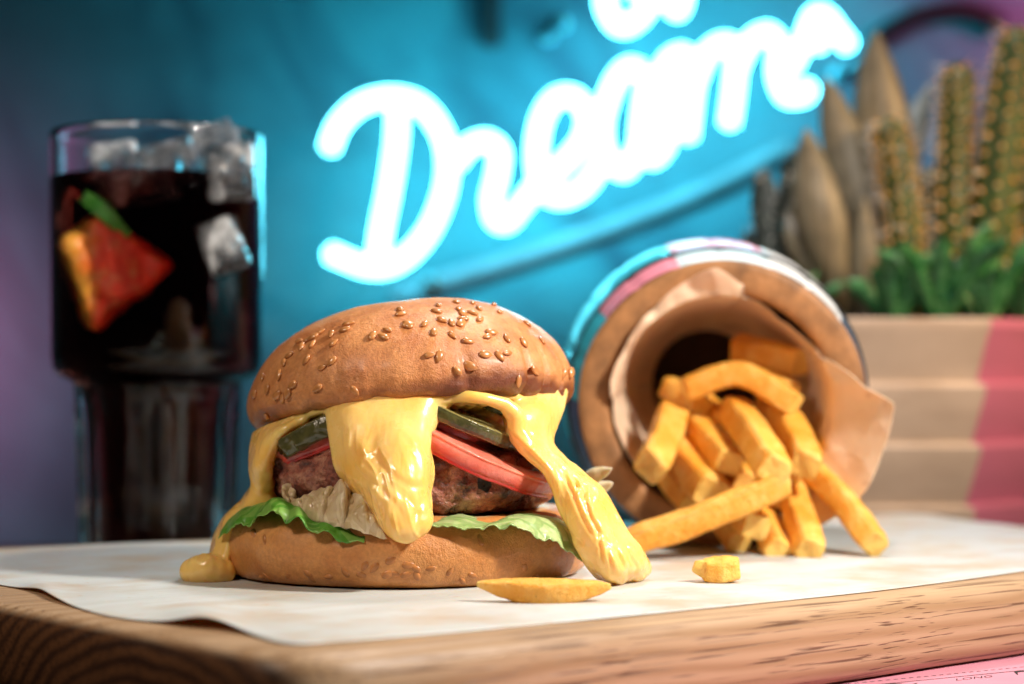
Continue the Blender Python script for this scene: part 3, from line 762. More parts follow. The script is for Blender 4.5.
# runs from the bun down beside the pickle
b.line([R4(420, 400, 55.8, .2), R4(450, 396, 55.4, .2), R4(480, 398, 55.3, .18), R4(505, 404, 55.6, .2)], 40)
b.line([R4(505, 404, 55.6, .2), R4(516, 416, 55.7, .26), R4(518, 430, 55.7, .24), R4(528, 446, 55.6, .2)], 40)
V, f = b.build(.036, 3)
nr = normals(V, f)
q = V*np.array((1.5, .8, .55))+np.array((.5, 0, -.35))*V[:, 2:3]+.9*np.stack([fbm(V*.45+5*k, 2, 81+k) for k in range(3)], 1)
rid = 1-np.abs(vnoise(q, 84))*2.2
lo_ = sstep(4.9, 3.2, V[:, 2])*sstep(.2, .9, V[:, 2])
V = V+nr*(.05*fbm(V*.7, 3, 82)+lo_*(.035*rid.clip(-.3)+.03*(1-np.abs(vnoise(q*2.3, 85))*2).clip(-.2))+.010*fbm(V*3, 2, 83))[:, None]
def zA(pts): return [(240+x/4.025, 380+y/4.025) for x, y in pts]
def zB(pts): return [(420+x/4.025, 380+y/4.025) for x, y in pts]
def zC(pts): return [(400+x/3.6, 430+y/3.6) for x, y in pts]
folds = [(zA([(405, 390), (470, 425), (535, 480), (575, 540), (600, 600)]), 2.4, .07), (zA([(480, 380), (560, 430), (640, 520), (670, 600)]), 2.2, .06),
         (zA([(560, 330), (640, 400), (715, 430), (770, 400)]), 2.6, .055), (zA([(640, 200), (690, 270), (720, 340), (716, 420)]), 2.4, .06),
         (zA([(450, 220), (470, 300), (530, 370)]), 3.0, .05), (zA([(740, 480), (710, 540), (700, 600)]), 2.0, .05),
         (zB([(350, 200), (420, 270), (500, 350), (540, 420)]), 1.8, .07), (zB([(480, 270), (560, 350), (605, 430), (640, 520), (700, 640)]), 2.0, .09),
         (zB([(600, 380), (660, 460), (690, 560), (760, 660)]), 1.8, .08), (zB([(610, 390), (632, 430), (620, 470)]), 1.5, .08), (zB([(642, 395), (667, 440), (655, 480)]), 1.5, .08),
         (zB([(680, 420), (702, 460), (690, 500)]), 1.5, .08), (zC([(745, 440), (772, 500)]), 1.5, .09), (zC([(780, 430), (812, 500)]), 1.5, .09), (zC([(815, 420), (848, 490)]), 1.5, .09), (zC([(705, 330), (722, 420), (745, 520)]), 1.8, .08)]
nr = normals(V, f); pp = np.c_[512+F*V[:, 0]/V[:, 1], HOR-F*(V[:, 2]-CAMZ)/V[:, 1]]
fro = sstep(.05, .45, -nr[:, 1]); dsp = np.zeros(len(V))
for pts, wd, am in folds:
    if pts[0][0] < 440: am *= .5; wd *= 1.35
    c = crom(pts, 40); m_ = np.where((pp[:, 0] > c[:, 0].min()-14) & (pp[:, 0] < c[:, 0].max()+14) & (pp[:, 1] > c[:, 1].min()-14) & (pp[:, 1] < c[:, 1].max()+14))[0]
    dd = np.sqrt(((pp[m_, None, :]-c[None])**2).sum(2)); k_ = dd.argmin(1); dm = dd.min(1)
    tg_ = np.gradient(c, axis=0); tg_ /= np.linalg.norm(tg_, axis=1)[:, None]; dv = pp[m_]-c[k_]
    sd = dv[:, 0]*tg_[k_, 1]-dv[:, 1]*tg_[k_, 0]; en = np.sin(np.pi*np.clip((k_+4)/47, 0, 1))
    dsp[m_] += am*en*(-np.exp(-(dm/wd)**2)+.85*np.exp(-((sd-1.9*wd)/(1.5*wd))**2)*np.exp(-(dm/(4*wd))**4))
V = V+nr*(.75*dsp*fro)[:, None]
V[:, 2] = np.maximum(V[:, 2], .05)
part('cheese_sauce', V, f, M_CHEESE, burger)

# ------------------------------------------------------------------ barrel, paper cone, fries
BF = np.array((7.22, 68.5, 4.97)); AX = np.array((.02, 1, .095)); AX /= np.linalg.norm(AX)
BXR = np.cross(AX, (0, 0, 1)); BXR /= np.linalg.norm(BXR); BUP = np.cross(BXR, AX)
def bpt(s, r, th): return BF+AX*s+r*(BXR*math.cos(th)+BUP*math.sin(th))
barrel = root('wooden_barrel', (7.3, 73.5, .04), 'small wooden barrel lying on its side, painted in blue, pink and white', 'barrel')
def rad_at(s): return 4.95+.58*(1-((s-5.5)/5.5)**2)
nst, nth = 40, 160
V, tn = [], []
for j in range(nst):
    s = 11*j/(nst-1)
    for i in range(nth):
        th = 2*math.pi*i/nth; stv = (i % 8)/8; gr = -.05 if (i % 8) == 0 else 0
        V.append(bpt(s, rad_at(s)+gr, th)); a = ((i//8)*8/nth) % 1
        tn.append((i//8+.5)*8/nth if s < 1.55 else ((i//8+.5)*8/nth*1.0+.0) % 1)
tn = np.array(tn)
# theta 0 = right, pi/2 = up, pi = left
tnn = []
for j in range(nst):
    for i in range(nth):
        deg = 360*(i//8*8)/nth
        if j*11/(nst-1) < 1.75:
            v = .05 if deg < 20 else .3 if deg < 55 else .5 if deg < 105 else .6 if deg < 132 else .7 if deg < 178 else .85
        else:
            v = .3 if deg < 60 else .6 if deg < 100 else .7 if deg < 185 else .85
        tnn.append(v)
part('staves', V, grid(nst, nth, True), M_PAINT, barrel, tone=tnn)
# rim ring (bare wood) with its inside wall and bottom
V = []
prof = [(0.0, 4.93), (-.07, 4.84), (-.10, 4.65), (-.10, 4.2), (-.08, 3.95), (0, 3.84), (.3, 3.80), (10.4, 3.9)]
for s, r in prof:
    for i in range(nth):
        th = 2*math.pi*i/nth; V.append(bpt(s+.015*fbm(np.array((math.cos(th)*3, math.sin(th)*3, r)), 2, 5), r+.03*math.sin(th*5), th))
f = grid(len(prof), nth, True)
part('rim', V[:7*nth], grid(7, nth, True), M_RIM, barrel, angle=50)
c0 = len(V)-nth
Vi = V[6*nth:]; ff = grid(2, nth, True)+[tuple(nth+i for i in range(nth))]
part('inner_wall', Vi, ff, M_DARKIN, barrel)
Vb = [bpt(11, rad_at(11), 2*math.pi*i/nth) for i in range(nth)]+[bpt(11, 4.0, 2*math.pi*i/nth) for i in range(nth)]+[bpt(10.6, 4.0, 2*math.pi*i/nth) for i in range(nth)]
part('base_disc', Vb, grid(3, nth, True)+[tuple(2*nth+i for i in range(nth))], M_RIM, barrel, angle=40)
for s0, s1 in ((1.7, 2.2), (8.6, 9.2)):
    V = []
    for s, ex in ((s0, -.02), (s0, .05), (s1, .05), (s1, -.02)):
        for i in range(nth): V.append(bpt(s, rad_at(s)+ex, 2*math.pi*i/nth))
    part('hoop', V, grid(4, nth, True), M_HOOP, barrel, angle=30)

# kraft paper cone: rim radius (px about the barrel mouth) and how far it sticks out
cone = [(-180, 109, -.1), (-150, 104, .1), (-125, 100, -.3), (-95, 104, -1.2), (-70, 126, -1.6), (-53, 148, -2.0), (-35, 156, -2.2), (-13, 159, -2.2), (2.5, 165, -2.2), (9, 139, -1.5), (25, 110, -.2), (38, 102, .7), (55, 98, 1.0), (70, 106, .6), (82, 122, -.3), (94, 138, -.9), (108, 128, -.5), (125, 118, -.2), (152, 112, -.3), (168, 114, -.4), (180, 109, -.1)]
ca = np.array(cone, float); nth2 = 240; V = []
nsr = 44
for j in range(nsr):
    t = j/(nsr-1)
    for i in range(nth2):
        a = -180+360*i/nth2; r = np.interp(a, ca[:, 0], ca[:, 1]); e = np.interp(a, ca[:, 0], ca[:, 2])
        rp = r*(68.5+e)/F; th = math.radians(a)
        if e > -.2:
            s = 7.5*(1-t)+e*t; rr_ = min(2.0*(1-t)+rp*t+.25*math.sin(math.pi*t), 3.70)
        elif t < .8:
            k = t/.8; s = 7.5*(1-k)-.22*k; rr_ = min(2.0*(1-k)+max(min(rp, 3.70), 3.3)*k+.25*math.sin(math.pi*k), 3.70)
        else:
            k = (t-.8)/.2; r0 = max(min(rp, 3.70), 3.3); s = -.22+(e+.22)*k; rr_ = r0+(rp-r0)*k
        q = bpt(s, rr_, th); w3 = q*.75+.4*fbm(q*.6, 2, 93); q = q+(.20*np.abs(vnoise(w3, 91))+.09*np.abs(vnoise(w3*2.1, 92)))*np.array((.25*math.cos(th), -1, .25*math.sin(th)))*t
        q[2] = max(q[2], .10); V.append(q)
V = np.array(V); f0 = grid(nsr, nth2, True); nr = normals(V, np.array(f0)); N = len(V)
V2 = np.vstack([V, V+nr*.03]); f = [q[::-1] for q in f0]+[tuple(i+N for i in q) for q in f0]
for j in (0, nsr-1):
    f += [(j*nth2+i, j*nth2+(i+1) % nth2, j*nth2+(i+1) % nth2+N, j*nth2+i+N) for i in range(nth2)]
single('paper_cone', V2, f, M_KRAFT, 'brown kraft paper cone lining the barrel and holding the fries', 'paper cone', angle=60)

def fry(a, m, c, w, h=None, roll=0, taper=(1, 1), seed=0, ends=(.0, .0)):
    h = h or w; path = crom([a, m, c], 34); n = len(path)
    T = np.gradient(path, axis=0); T /= np.linalg.norm(T, axis=1)[:, None]
    up = np.array((0, -.5, .9)); V = []; tone = []
    ts = np.linspace(0, 1, n); ns = 32
    ex = lambda cs, sn, p: (np.sign(cs)*abs(cs)**p, np.sign(sn)*abs(sn)**p)
    rg = np.random.default_rng(seed+100)
    rows = [(0, .35, .0), (0, .66, .0), (0, .84, .02)]+[(k, .95 if k in (1, n-2) else 1, 0) for k in range(1, n-1)]+[(n-1, .84, 0), (n-1, .66, 0), (n-1, .35, 0)]
    for k, sc_, _ in rows:
        t = ts[k]; x = np.cross(T[k], up); x /= np.linalg.norm(x); y = np.cross(x, T[k]); rl = roll+.25*t
        x2, y2 = x*math.cos(rl)+y*math.sin(rl), y*math.cos(rl)-x*math.sin(rl)
        tp = (taper[0]*(1-t)+taper[1]*t) if len(taper) == 2 else np.interp(t, np.linspace(0, 1, len(taper)), taper)
        for i in range(ns):
            an = 2*math.pi*i/ns; cs, sn = ex(math.cos(an), math.sin(an), .40)
            sl = T[k]*(cs*w*ends[0]*(.5-t)*(1 if k in (0, n-1) else 0))
            V.append(path[k]+sl+.5*tp*sc_*(x2*cs*w+y2*sn*h))
            cor = abs(abs(math.cos(an))-abs(math.sin(an)))
            endcap = 1 if (k in (0, n-1) and sc_ < .9) else 0
            tone.append((.75 if cor < .25 else 0)-1.0*endcap+(.5 if k in (0, n-1) and sc_ > .9 else 0))
    V = np.array(V); f = grid(len(rows), ns, True)
    V = np.vstack([V, path[0], path[-1]]); tone += [-1, -1]; e = len(V)
    f += [(e-2, (i+1) % ns, i) for i in range(ns)]+[(e-1, (len(rows)-1)*ns+i, (len(rows)-1)*ns+(i+1) % ns) for i in range(ns)]
    V = V+.055*np.stack([fbm(V*1.1+7*k, 3, seed+k) for k in range(3)], 1)+.022*np.stack([fbm(V*5+7*k, 3, seed+k) for k in range(3)], 1)
    return V, f, np.array(tone)+.4*fbm(V*1.5, 3, seed+5)
FR = [
 # from, middle, to (px, py, cm away), width, roll, label
 ((628, 543, 63.6), (706, 516, 64.0), (788, 481, 64.4), .98, .2, 'long pale fry reaching left from the pile to the burger'),
 ((716, 492, 68.0), (738, 512, 66.2), (757, 528, 64.6), 1.02, .1, 'short fry with a pale cut end, just under the long fry'),
 ((752, 500, 68.2), (766, 526, 66.8), (778, 552, 64.8), .95, .5, 'fry resting its cut end on the paper beneath the pale stub'),
 ((786, 478, 68.6), (799, 516, 66.4), (811, 552, 64.2), 1.02, .1, 'straight upright fry standing on the paper with browned end'),
 ((792, 452, 68.8), (840, 498, 66.8), (875, 545, 64.7), .98, .5, 'fry leaning out at the far right, tip on the paper'),
 ((733, 408, 69.4), (756, 440, 66.4), (775, 472, 63.9), 1.18, .3, 'thick fry in the middle of the pile, square end facing out'),
 ((768, 402, 70.4), (792, 432, 68.2), (806, 466, 66.0), 1.2, .1, 'broad fry with a black speck at its end'),
 ((688, 414, 70.6), (710, 440, 68.6), (730, 464, 66.6), 1.02, .1, 'square fry just left of the thick middle fry'),
 ((672, 414, 69.6), (664, 440, 67.6), (651, 468, 65.6), 1.25, .3, 'leftmost fry in the barrel, thick and blunt'),
 ((676, 448, 69.6), (692, 470, 68.0), (713, 494, 66.2), 1.3, .2, 'fry wedged beneath the blunt leftmost fry'),
 ((666, 386, 71.0), (684, 396, 70.4), (704, 408, 69.6), .9, .4, 'small fry tip at the upper left of the pile'),
 ((684, 390, 69.0), (740, 374, 68.6), (796, 406, 68.2), .98, .3, 'long curved fry arching over the pile'),
 ((734, 348, 71.6), (766, 354, 71.0), (802, 364, 70.2), 1.12, .1, 'topmost fry, lying flat at the back of the cone'),
 ((712, 452, 69.6), (728, 464, 68.6), (746, 482, 67.6), .9, .2, 'fry mostly buried in the middle of the pile'),
 ((704, 492, 69.0), (722, 520, 67.6), (739, 545, 66.2), .85, .2, 'brown shaded fry below the long pale one'),
 ((756, 376, 71.0), (774, 384, 70.0), (790, 392, 69.2), .85, .2, 'fry tip between the topmost fry and the curved one'),
 ((664, 470, 69.0), (676, 488, 68.0), (690, 506, 67.0), .8, .4, 'lowest fry at the left edge of the pile, half in shade'),
 ((700, 400, 71.0), (716, 414, 70.0), (728, 424, 69.2), .85, .1, 'fry end peeping out under the curved fry'),
 ((766, 440, 69.8), (778, 462, 68.6), (790, 480, 67.4), .85, .3, 'fry squeezed between the thick middle fry and the speckled one'),
 ((744, 470, 69.6), (762, 488, 68.6), (786, 500, 67.4), .9, .2, 'fry lying behind the upright one near the pile centre'),
]
fries = 'fries spilling from the barrel'
for k, (a, m_, c, w_, rl, lab) in enumerate(FR):
    V, f, t = fry(P(*a), P(*m_), P(*c), w_*.88, None, rl, (1, 1), 10*k, (.25, 0))
    if k == 6:
        q = P(805, 458, 65.6); t = t
    single('french_fry', V, f, M_FRY, lab, 'fry', fries, tone=t, angle=65)
V, f, t = fry(P(477, 584, 51.6), P(545, 592.5, 51.3), P(611, 586, 51.6), .62, .64, .15, (.2, .62, .9, 1, .95, .7, .3), 301)
V[:, 2] = np.maximum(V[:, 2], .05)
single('french_fry', V, f, M_FRY, 'thin pointed fry lying alone in front of the burger bun', 'fry', 'loose fries on the paper', tone=t-.2, angle=65)
V, f, t = fry(P(702, 571, 56.3), P(717, 572, 56.4), P(734, 570, 56.6), .80, .72, .2, (.72, 1, .95), 331, (.5, 0))
V = V+.07*np.stack([fbm(V*1.3+9*k, 2, 340+k) for k in range(3)], 1)
V[:, 2] += .05-V[:, 2].min()
single('french_fry', V, f, M_FRY, 'broken stub of fry lying alone between burger and pile', 'fry', 'loose fries on the paper', tone=t-.2, angle=50)

# ------------------------------------------------------------------ drink
GX, GD = -13.55, 76.0
glass = root('drink_glass', (GX, GD, TZ), 'tall clear stacking glass with fluted lower half, full of cola', 'glass')
ng = 192
outer = [(2.75, TZ+.02), (2.93, TZ+.15), (2.96, TZ+.5), (3.02, 1), (3.12, 4), (3.2, 5.55), (3.24, 5.75), (3.5, 5.86), (3.78, 6.02), (3.93, 6.3), (3.98, 6.8), (4.0, 9), (4.02, 12), (4.02, 14.9), (4.0, 15.12), (3.92, 15.2)]
inner = [(3.82, 15.2), (3.74, 15.1), (3.72, 14.8), (3.70, 12), (3.68, 9), (3.64, 7.0), (3.5, 6.5), (3.05, 6.15), (2.5, 5.7), (2.3, 5), (2.2, 2), (2.1, -1.0), (1.9, -1.35), (1.0, -1.45)]
def flute(r, z, th):
    k = sstep(5.7, 5.2, np.array(z))*sstep(TZ, TZ+.6, np.array(z))
    return r*(1-.075*k*abs(math.sin(th*7))**.8)
V = []
for r, z in outer+inner:
    for i in range(ng):
        th = 2*math.pi*i/ng; q = flute(r, z, th) if (r, z) in outer else r
        V.append((GX+q*math.cos(th), GD+q*math.sin(th), z))
m = len(outer+inner)
f = grid(m, ng, True); V += [(GX, GD, TZ+.15), (GX, GD, -1.45)]; e = len(V)
f += [(e-2, (i+1) % ng, i) for i in range(ng)]+[(e-1, (m-1)*ng+i, (m-1)*ng+(i+1) % ng) for i in range(ng)]
part('tumbler', V, f, M_GLASS, glass)
liq = [(0, -1.44), (1.0, -1.44)]+[(r+.012, z) for r, z in inner[::-1] if 13 > z > -1.4]+[(3.72, 13.4), (3.70, 13.46), (3.60, 13.40), (3.3, 13.36), (0, 13.36)]
V, f = revolve(liq, 128)
single('cola', V+np.array((GX, GD, 0)), f, M_COLA, 'dark cola filling the tall glass nearly to its rim', 'drink')
def chunk(pts, r, h=.06, blur=3, seed=0, amp=.05):
    """rounded lump over a box of corner points"""
    b = Blob(); p = [np.asarray(q, float) for q in pts]
    lo, hi = p[:4], p[4:]; n = 17
    for i in np.linspace(0, 1, n):
        for j in np.linspace(0, 1, n):
            for k in np.linspace(0, 1, n):
                if 0 < i < 1 and 0 < j < 1 and 0 < k < 1: continue
                A = (lo[0]*(1-i)+lo[1]*i)*(1-j)+(lo[3]*(1-i)+lo[2]*i)*j
                B = (hi[0]*(1-i)+hi[1]*i)*(1-j)+(hi[3]*(1-i)+hi[2]*i)*j
                b.ball(A*(1-k)+B*k, r)
    # fill
    c = sum(p)/8
    b.ball(c, min(np.linalg.norm(q-c) for q in p)*.4)
    V, f = b.build(h, blur); V = V+normals(V, f)*(amp*fbm(V*1.1, 3, seed))[:, None]
    return V, f
def prism(pxs, d0, dep, r=.16, **k):
    return chunk([P(x, y, d0) for x, y in pxs]+[P(x, y, d0+dep) for x, y in pxs], r, **k)
FRONT = GD-3.74
V, f = prism([(74, 246), (102, 228), (158, 266), (100, 318)], FRONT+.62, 1.6, r=.42, seed=1, amp=.26)
fd = V[:, 0]+.5*fbm(V*.9, 3, 9)-.35*(V[:, 2]-9.5)*0
single('fruit_wedge', V, f, M_FRUIT, 'orange and red fruit wedge sunk in the cola against the glass', 'fruit', tone=sstep(GX-3.2, GX-.2, fd))
ices = [([(90, 150), (132, 146), (138, 184), (96, 186)], FRONT+2.4, 2.0, 'leftmost ice cube floating at the back of the cola surface'),
        ([(130, 158), (188, 140), (196, 180), (140, 196)], FRONT+1.4, 2.2, 'clear ice cube floating at the centre of the cola surface'),
        ([(186, 142), (226, 122), (240, 160), (204, 176)], FRONT+2.2, 2.4, 'topmost ice cube heaped above the rim of the glass'),
        ([(206, 150), (250, 146), (252, 196), (210, 200)], FRONT+1.0, 2.2, 'ice cube half sunk at the right of the cola surface'),
        ([(196, 228), (228, 218), (246, 262), (214, 274)], FRONT+.75, 1.6, 'ice cube sunk in the cola below the surface, right side'),
        ([(100, 182), (150, 176), (176, 196), (120, 206)], FRONT+.75, 1.8, 'tilted ice cube sunk just above the fruit wedge')]
for k, (q, d0, dep, lab) in enumerate(ices):
    V, f = prism(q, d0, dep, r=.14, seed=20+k, amp=.12)
    single('ice_cube', V, f, M_ICE, lab, 'ice cube', 'ice cubes in the drink')
rows = [[P(78, 200, FRONT+.45), P(84, 196, FRONT+.5), P(88, 190, FRONT+.6)], [P(98, 216, FRONT+.25), P(106, 212, FRONT+.25), P(110, 206, FRONT+.3)], [P(126, 238, FRONT+.3), P(130, 236, FRONT+.3), P(132, 232, FRONT+.3)]]
V, f = leaf_sheet(rows, 20, 20, .04, ruf(.05, 9, 95))
single('mint_leaf', V, f, M_MINT, 'green mint leaf in the cola above the fruit wedge', 'leaf')

# ------------------------------------------------------------------ planter with succulents and cacti
PD = 88.0
def hexring(r, z, n=6):
    """planter outline: a six-sided pot, one face towards the viewer"""
    return [(r*math.cos(math.radians(60*k-120)), .58*r*math.sin(math.radians(60*k-120)), z) for k in range(n)]
corner = P(991, 318, PD)
RR = 9.2
PC = np.array((corner[0]-RR*math.cos(math.radians(-60)), corner[1]+.58*RR*math.sin(math.radians(60)), TZ))
pot = root('planter', PC, 'six sided ribbed planter, beige in front and pink on its right face', 'planter')
prof = [(7.3, TZ+.02), (7.55, -.15), (8.05, -.10), (8.0, .0), (8.05, .1)]
prof = [(7.35, TZ+.02), (8.05, -.15), (8.05, .06), (7.35, .25), (8.5, 2.60), (8.5, 2.82), (7.8, 3.05), (8.85, 5.30), (8.85, 5.52), (8.15, 5.75), (8.95, 7.75), (9.12, 8.0), (9.2, 8.15), (9.2, 8.48), (9.1, 8.55), (8.6, 8.55), (8.5, 8.45), (8.4, 7.6)]
V, f, tone, o = [], [], [], 0
for k in range(6):                                     # face by face, every second one coloured pink instead of beige
    sub = 8
    for r, z in prof:
        R_ = hexring(r, z); a, c = np.array(R_[k]), np.array(R_[(k+1) % 6])
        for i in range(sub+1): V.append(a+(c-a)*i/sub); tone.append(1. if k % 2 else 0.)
    f += [tuple(x+o for x in q) for q in grid(len(prof), sub+1)]; o = len(V)
V = np.array(V)+np.array((PC[0], PC[1], 0))
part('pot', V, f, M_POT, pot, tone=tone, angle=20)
V = [(PC[0], PC[1], 8.1)]
rs = [2, 4, 6, 7.4]
for r in rs: V += [np.array(q)+np.array((PC[0], PC[1], 0)) for q in hexring(r, 8.0+.25*random.random())]
f = [(0, 1+i, 1+(i+1) % 6) for i in range(6)]+[(1+j*6+i, 1+(j+1)*6+i, 1+(j+1)*6+(i+1) % 6, 1+j*6+(i+1) % 6) for j in range(3) for i in range(6)]
part('soil', V, f, M_SOIL, pot)

d0 = 92.0
ag = root('agave', P(862, 318, d0), 'broad leaved grey brown agave, tallest leaf pointing up beside the neon', 'succulent')
for a, m_, c, w_, mt_ in [((852, 330, d0-.6), (822, 215, d0-1.5), (806, 128, d0-1), 2.3, M_AGAVE), ((862, 330, d0+.2), (856, 190, d0-.2), (826, 76, d0+.4), 2.6, M_AGAVE),
                          ((872, 330, d0+1), (884, 160, d0+.8), (876, 30, d0+1), 3.1, M_AGAVE), ((868, 330, d0-1), (868, 270, d0-1.3), (864, 196, d0-1.2), 1.5, M_AGAVE),
                          ((884, 330, d0+1.6), (898, 180, d0+1.6), (932, 82, d0+2), 1.9, M_AGAVE2), ((846, 330, d0-.2), (802, 250, d0-.8), (786, 210, d0), 1.2, M_AGAVE)]:
    V, f = blade(P(*a), P(*m_), P(*c), w_)
    part('leaf', V, f, mt_, ag)
def cactus(base, mid, tip, r, label, ribs=9, seed=1):
    rt = root('column_cactus', base, label, 'cactus', 'column cacti in the planter')
    path = crom([base, mid, tip], 50); n = 50; T = np.gradient(path, axis=0); T /= np.linalg.norm(T, axis=1)[:, None]
    ns = ribs*4; V = []; spn = []; rg = np.random.default_rng(seed)
    for j in range(n):
        t = j/(n-1); rad = r*(.88+.12*math.sin(math.pi*t))*(1 if t < .9 else math.sqrt(max(.02, 1-((t-.9)/.1)**2)))
        x = np.cross(T[j], (0, 1, 0)); x /= np.linalg.norm(x); y = np.cross(T[j], x)
        for i in range(ns):
            a = 2*math.pi*i/ns; rr_ = rad*(1+.13*math.cos(ribs*a)); V.append(path[j]+rr_*(x*math.cos(a)+y*math.sin(a)))
        for k in range(ribs):
            a = 2*math.pi*k/ribs
            for h in ((0,) if j % 3 == k % 3 else ()):
                if j == n-1: continue
                o = path[j]*(1-h)+path[j+1]*h+rad*1.12*(x*math.cos(a)+y*math.sin(a))
                for s_ in range(9):
                    lg = s_ in (0, 5); dr = x*math.cos(a)+y*math.sin(a)+(.8 if lg else 1.1)*rg.normal(size=3)*.6; dr /= np.linalg.norm(dr); spn.append((o, dr, rg.uniform(.5, .95) if lg else rg.uniform(.14, .30), lg))
    f = grid(n, ns, True); V.append(path[-1]+T[-1]*.02); V.append(path[0]); e = len(V)
    f += [(e-2, (n-1)*ns+i, (n-1)*ns+(i+1) % ns) for i in range(ns)]+[(e-1, (i+1) % ns, i) for i in range(ns)]
    part('stem', V, f, M_CACTUS, rt)
    for mat_, sel in ((M_SPINE, 0), (M_SPINEW, 1)):
        sv, sf = [], []
        for o, dr, L, lg in spn:
            if lg != (sel == 1): continue
            x = np.cross(dr, (.3, .2, 1)); x /= np.linalg.norm(x); y = np.cross(dr, x); b0 = len(sv); wd = .03 if sel else .065
            sv += [o+x*wd, o-x*wd*.5+y*wd, o-x*wd*.5-y*wd, o+dr*L]
            sf += [(b0, b0+1, b0+3), (b0+1, b0+2, b0+3), (b0+2, b0, b0+3)]
        o = part('spines', sv, sf, mat_, rt, smooth=False); o['kind'] = 'stuff'
cactus(P(906, 322, 91.0), P(902, 220, 91.0), P(888, 118, 91.2), .80, 'shortest column cactus, right against the agave leaves', seed=2)
cactus(P(952, 322, 92.5), P(955, 180, 92.5), P(958, 62, 92.7), .80, 'upright column cactus with green tip, second tallest', seed=3)
cactus(P(984, 322, 92.), P(1000, 160, 92.1), P(1020, 26, 92.3), .95, 'tallest column cactus leaning to the right edge', seed=4)
cactus(P(934, 322, 94.2), P(932, 240, 94.2), P(930, 168, 94.4), .7, 'short brown column cactus behind the others', seed=5)
cactus(P(1026, 322, 93), P(1030, 220, 93), P(1034, 120, 93.2), .8, 'column cactus cut off by the right edge of the picture', seed=6)
def rosette(base, n, L, w_, seed, name, label, cat, grp, mat_, spread=.8, dirs=None):
    rt = root(name, base, label, cat, grp); rg = np.random.default_rng(seed)
    for k in range(n):
        a = 2*math.pi*k/n+rg.uniform(-.3, .3); e = rg.uniform(.25, spread); l = L*rg.uniform(.7, 1.15)
        dr = np.array((math.cos(a)*e, math.sin(a)*e, 1.0)); dr /= np.linalg.norm(dr)
        b0 = base+np.array((math.cos(a), math.sin(a), 0))*.3
        V, f = blade(b0, b0+dr*l*.55+np.array((0, 0, .12*l)), b0+dr*l, w_, .4, (math.cos(a)*.6, math.sin(a)*.6-.6, .3), 10, 18, .12, .6)
        part('leaf', V, f, mat_, rt)
gs = 'small green succulents in the planter'
rosette(P(892, 322, 89.6), 8, 3.0, .85, 1, 'succulent', 'bright green finger succulent in the planter, at the foot of the agave', 'succulent', gs, M_SUCC, 1.1)
rosette(P(938, 322, 89.6), 8, 4.6, .85, 2, 'succulent', 'tallest green finger succulent, between the cactus columns at the front', 'succulent', gs, M_SUCC, 1.0)
rosette(P(985, 322, 89.6), 8, 4.0, .82, 3, 'succulent', 'green finger succulent above the pink corner of the planter', 'succulent', gs, M_SUCC, 1.4)
rosette(P(1024, 322, 91), 8, 3.5, .9, 4, 'succulent', 'green finger succulent at the right edge of the picture', 'succulent', gs, M_SUCC, 1.2)
rosette(P(800, 322, 90.0), 9, 2.8, .42, 5, 'succulent', 'small dim green succulent just above the barrel', 'succulent', gs, M_SUCC, 1.2)
dk = root('dark_cactus', P(776, 322, 92), 'nearly black cactus with pale tufts at the left end of the planter', 'cactus')
for a, m_, c, w_ in [((774, 330, 92), (766, 240, 92), (764, 168, 92), 1.3), ((784, 330, 92.5), (788, 230, 92.5), (794, 150, 92.5), 1.2), ((770, 330, 92.6), (752, 280, 92.6), (748, 230, 92.8), .9)]:
    V, f = blade(P(*a), P(*m_), P(*c), w_, .9, cup=0, wmax=.75)
    part('pad', V, f, M_DARKLEAF, dk)
    sv, sf = [], []
    for q in range(70):
        i = rng.integers(0, len(V)-2); o = V[i]; dr = rng.normal(size=3)+np.array((0, -.3, .6)); dr /= np.linalg.norm(dr)
        x = np.cross(dr, (.3, .2, 1)); x /= np.linalg.norm(x); y = np.cross(dr, x); b0 = len(sv); wd = .03
        sv += [o+x*wd, o-x*wd*.5+y*wd, o-x*wd*.5-y*wd, o+dr*.4]; sf += [(b0, b0+1, b0+3), (b0+1, b0+2, b0+3), (b0+2, b0, b0+3)]
    o = part('spines', sv, sf, M_SPINEW, dk, smooth=False); o['kind'] = 'stuff'

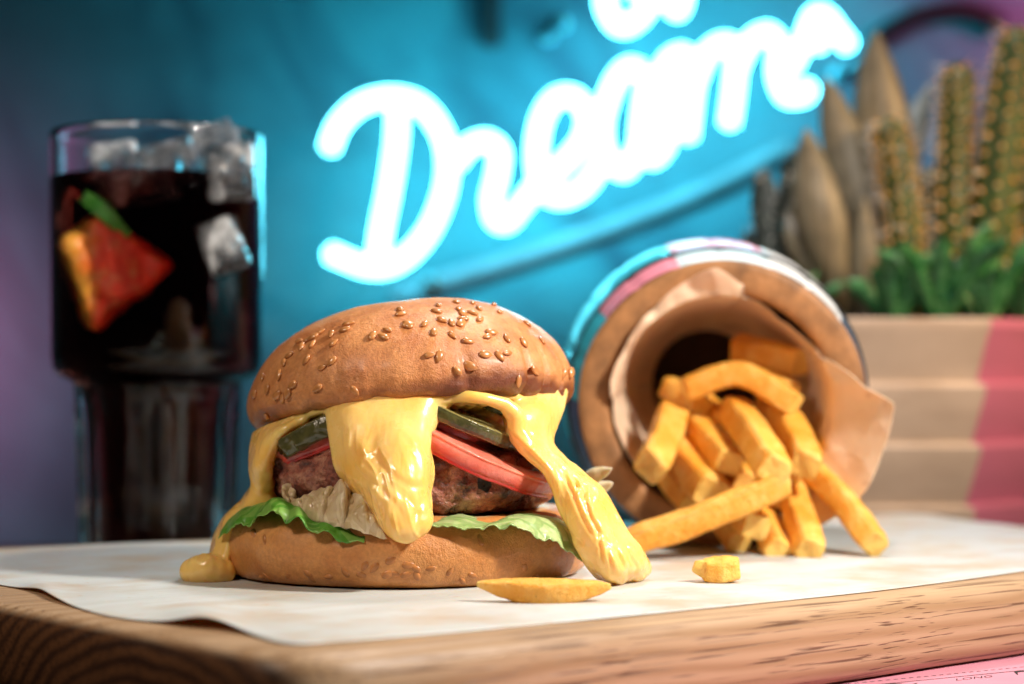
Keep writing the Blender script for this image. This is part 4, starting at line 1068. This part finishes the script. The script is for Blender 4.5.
# ------------------------------------------------------------------ neon sign
ND = 130.0
sign = root('neon_sign', P(560, 200, ND+2), 'cyan white neon sign on the wall, its looping script reading Dream', 'neon sign')
def a4(x, y): return (280+x/2.281, y/2.281)
def a5(x, y): return (560+x/3.012, y/3.012)
L = {
 'D': [[a4(112, 340), a4(135, 285), a4(185, 238), a4(255, 222), a4(320, 240), a4(365, 295), a4(383, 365), a4(375, 440), a4(342, 522), a4(295, 580), a4(245, 608), a4(195, 608), a4(150, 592), a4(112, 576)],
       [a4(268, 235), a4(266, 320), a4(250, 430), a4(232, 520), a4(222, 590)]],
 'r': [[a4(400, 372), a4(430, 335), a4(470, 322), a4(500, 345), a4(496, 400), a4(483, 455), a4(492, 500), a4(520, 505), a4(550, 470), a4(585, 425)]],
 'e': [[a4(585, 425), a4(640, 380), a4(690, 320), a4(700, 262), a4(670, 222), a4(625, 228), a4(594, 285), a4(586, 365), a4(600, 430), a4(640, 450), a4(690, 430), a4(735, 370)]],
 'a': [[a5(250, 215), a5(205, 205), a5(165, 250), a5(130, 350), a5(130, 440), a5(165, 500), a5(205, 505), a5(245, 420), a5(270, 310), a5(268, 225)], [a5(268, 225), a5(250, 340), a5(245, 430), a5(275, 475), a5(310, 455)]],
 'm': [[a5(310, 455), a5(340, 350), a5(365, 200), a5(385, 170)], [a5(290, 250), a5(330, 180), a5(375, 165), a5(405, 210), a5(396, 310), a5(385, 415)], [a5(400, 260), a5(445, 160), a5(500, 130), a5(530, 165), a5(524, 270), a5(510, 375)], [a5(525, 220), a5(570, 130), a5(625, 100), a5(660, 140), a5(656, 220), a5(680, 285), a5(735, 285), a5(750, 255)]],
 's': [[a5(650, 250), a5(700, 190), a5(740, 110), a5(765, 50), a5(800, 50), a5(840, 100), a5(872, 140)], [a5(770, 60), a5(765, 105), a5(790, 140)]],
}
UP = {'t': [[a5(120, -120), a5(135, -40), a5(140, 20), a5(170, 72), a5(215, 72), a5(265, 20), a5(290, -40), a5(250, -80), a5(215, -20)]], 'n': [[a5(290, -60), a5(318, -20), a5(345, 25), a5(362, 20), a5(380, -60)]]}
def strokes(sts):
    ps = []
    for st in sts:
        pts = crom([P(x, y, ND) for x, y in st], 14*len(st))
        ps.append(tube(pts, .60, 12))
    return join(ps)
for ch_, sts in list(L.items())+list(UP.items()):
    V, f = strokes(sts); part('letter_tube', V, f, M_NEON, sign)
# clear stand-offs holding the tubes, and the dark ends of the last letter
for x, y in [(430, 282), (548, 36), (562, 24), (839, 74), (854, 71)]:
    V, f = tube([P(x, y, ND-.6), P(x, y, ND+2), P(x, y, ND+11.9)], .55, 12)
    part('stand_off', V, f, M_ACRYL, sign)
V, f = tube(crom([P(395, 300, ND+4), P(560, 248, ND+4), P(700, 196, ND+4), P(790, 150, ND+4)], 40), .9, 12)
part('support_rail', V, f, M_RAIL, sign)
V, f = tube(crom([P(876, 44, 140.9), P(893, 30, 140.9), P(922, 16, 140.9), P(957, 11, 140.9), P(985, 17, 140.9), P(1000, 27, 140.9)], 60), .75, 12)
single('unlit_tube', V, f, M_CABLE, 'dark unlit curved tube fixed to the wall above the cacti', 'tube')
V, f = tube(crom([P(492, -60, 140.5), P(490, 0, 140.5), P(491, 44, 140.8)], 20), .8, 12)
single('cable', V, f, M_CABLE, 'short dark cable hanging down the wall at the top left of the neon', 'cable')
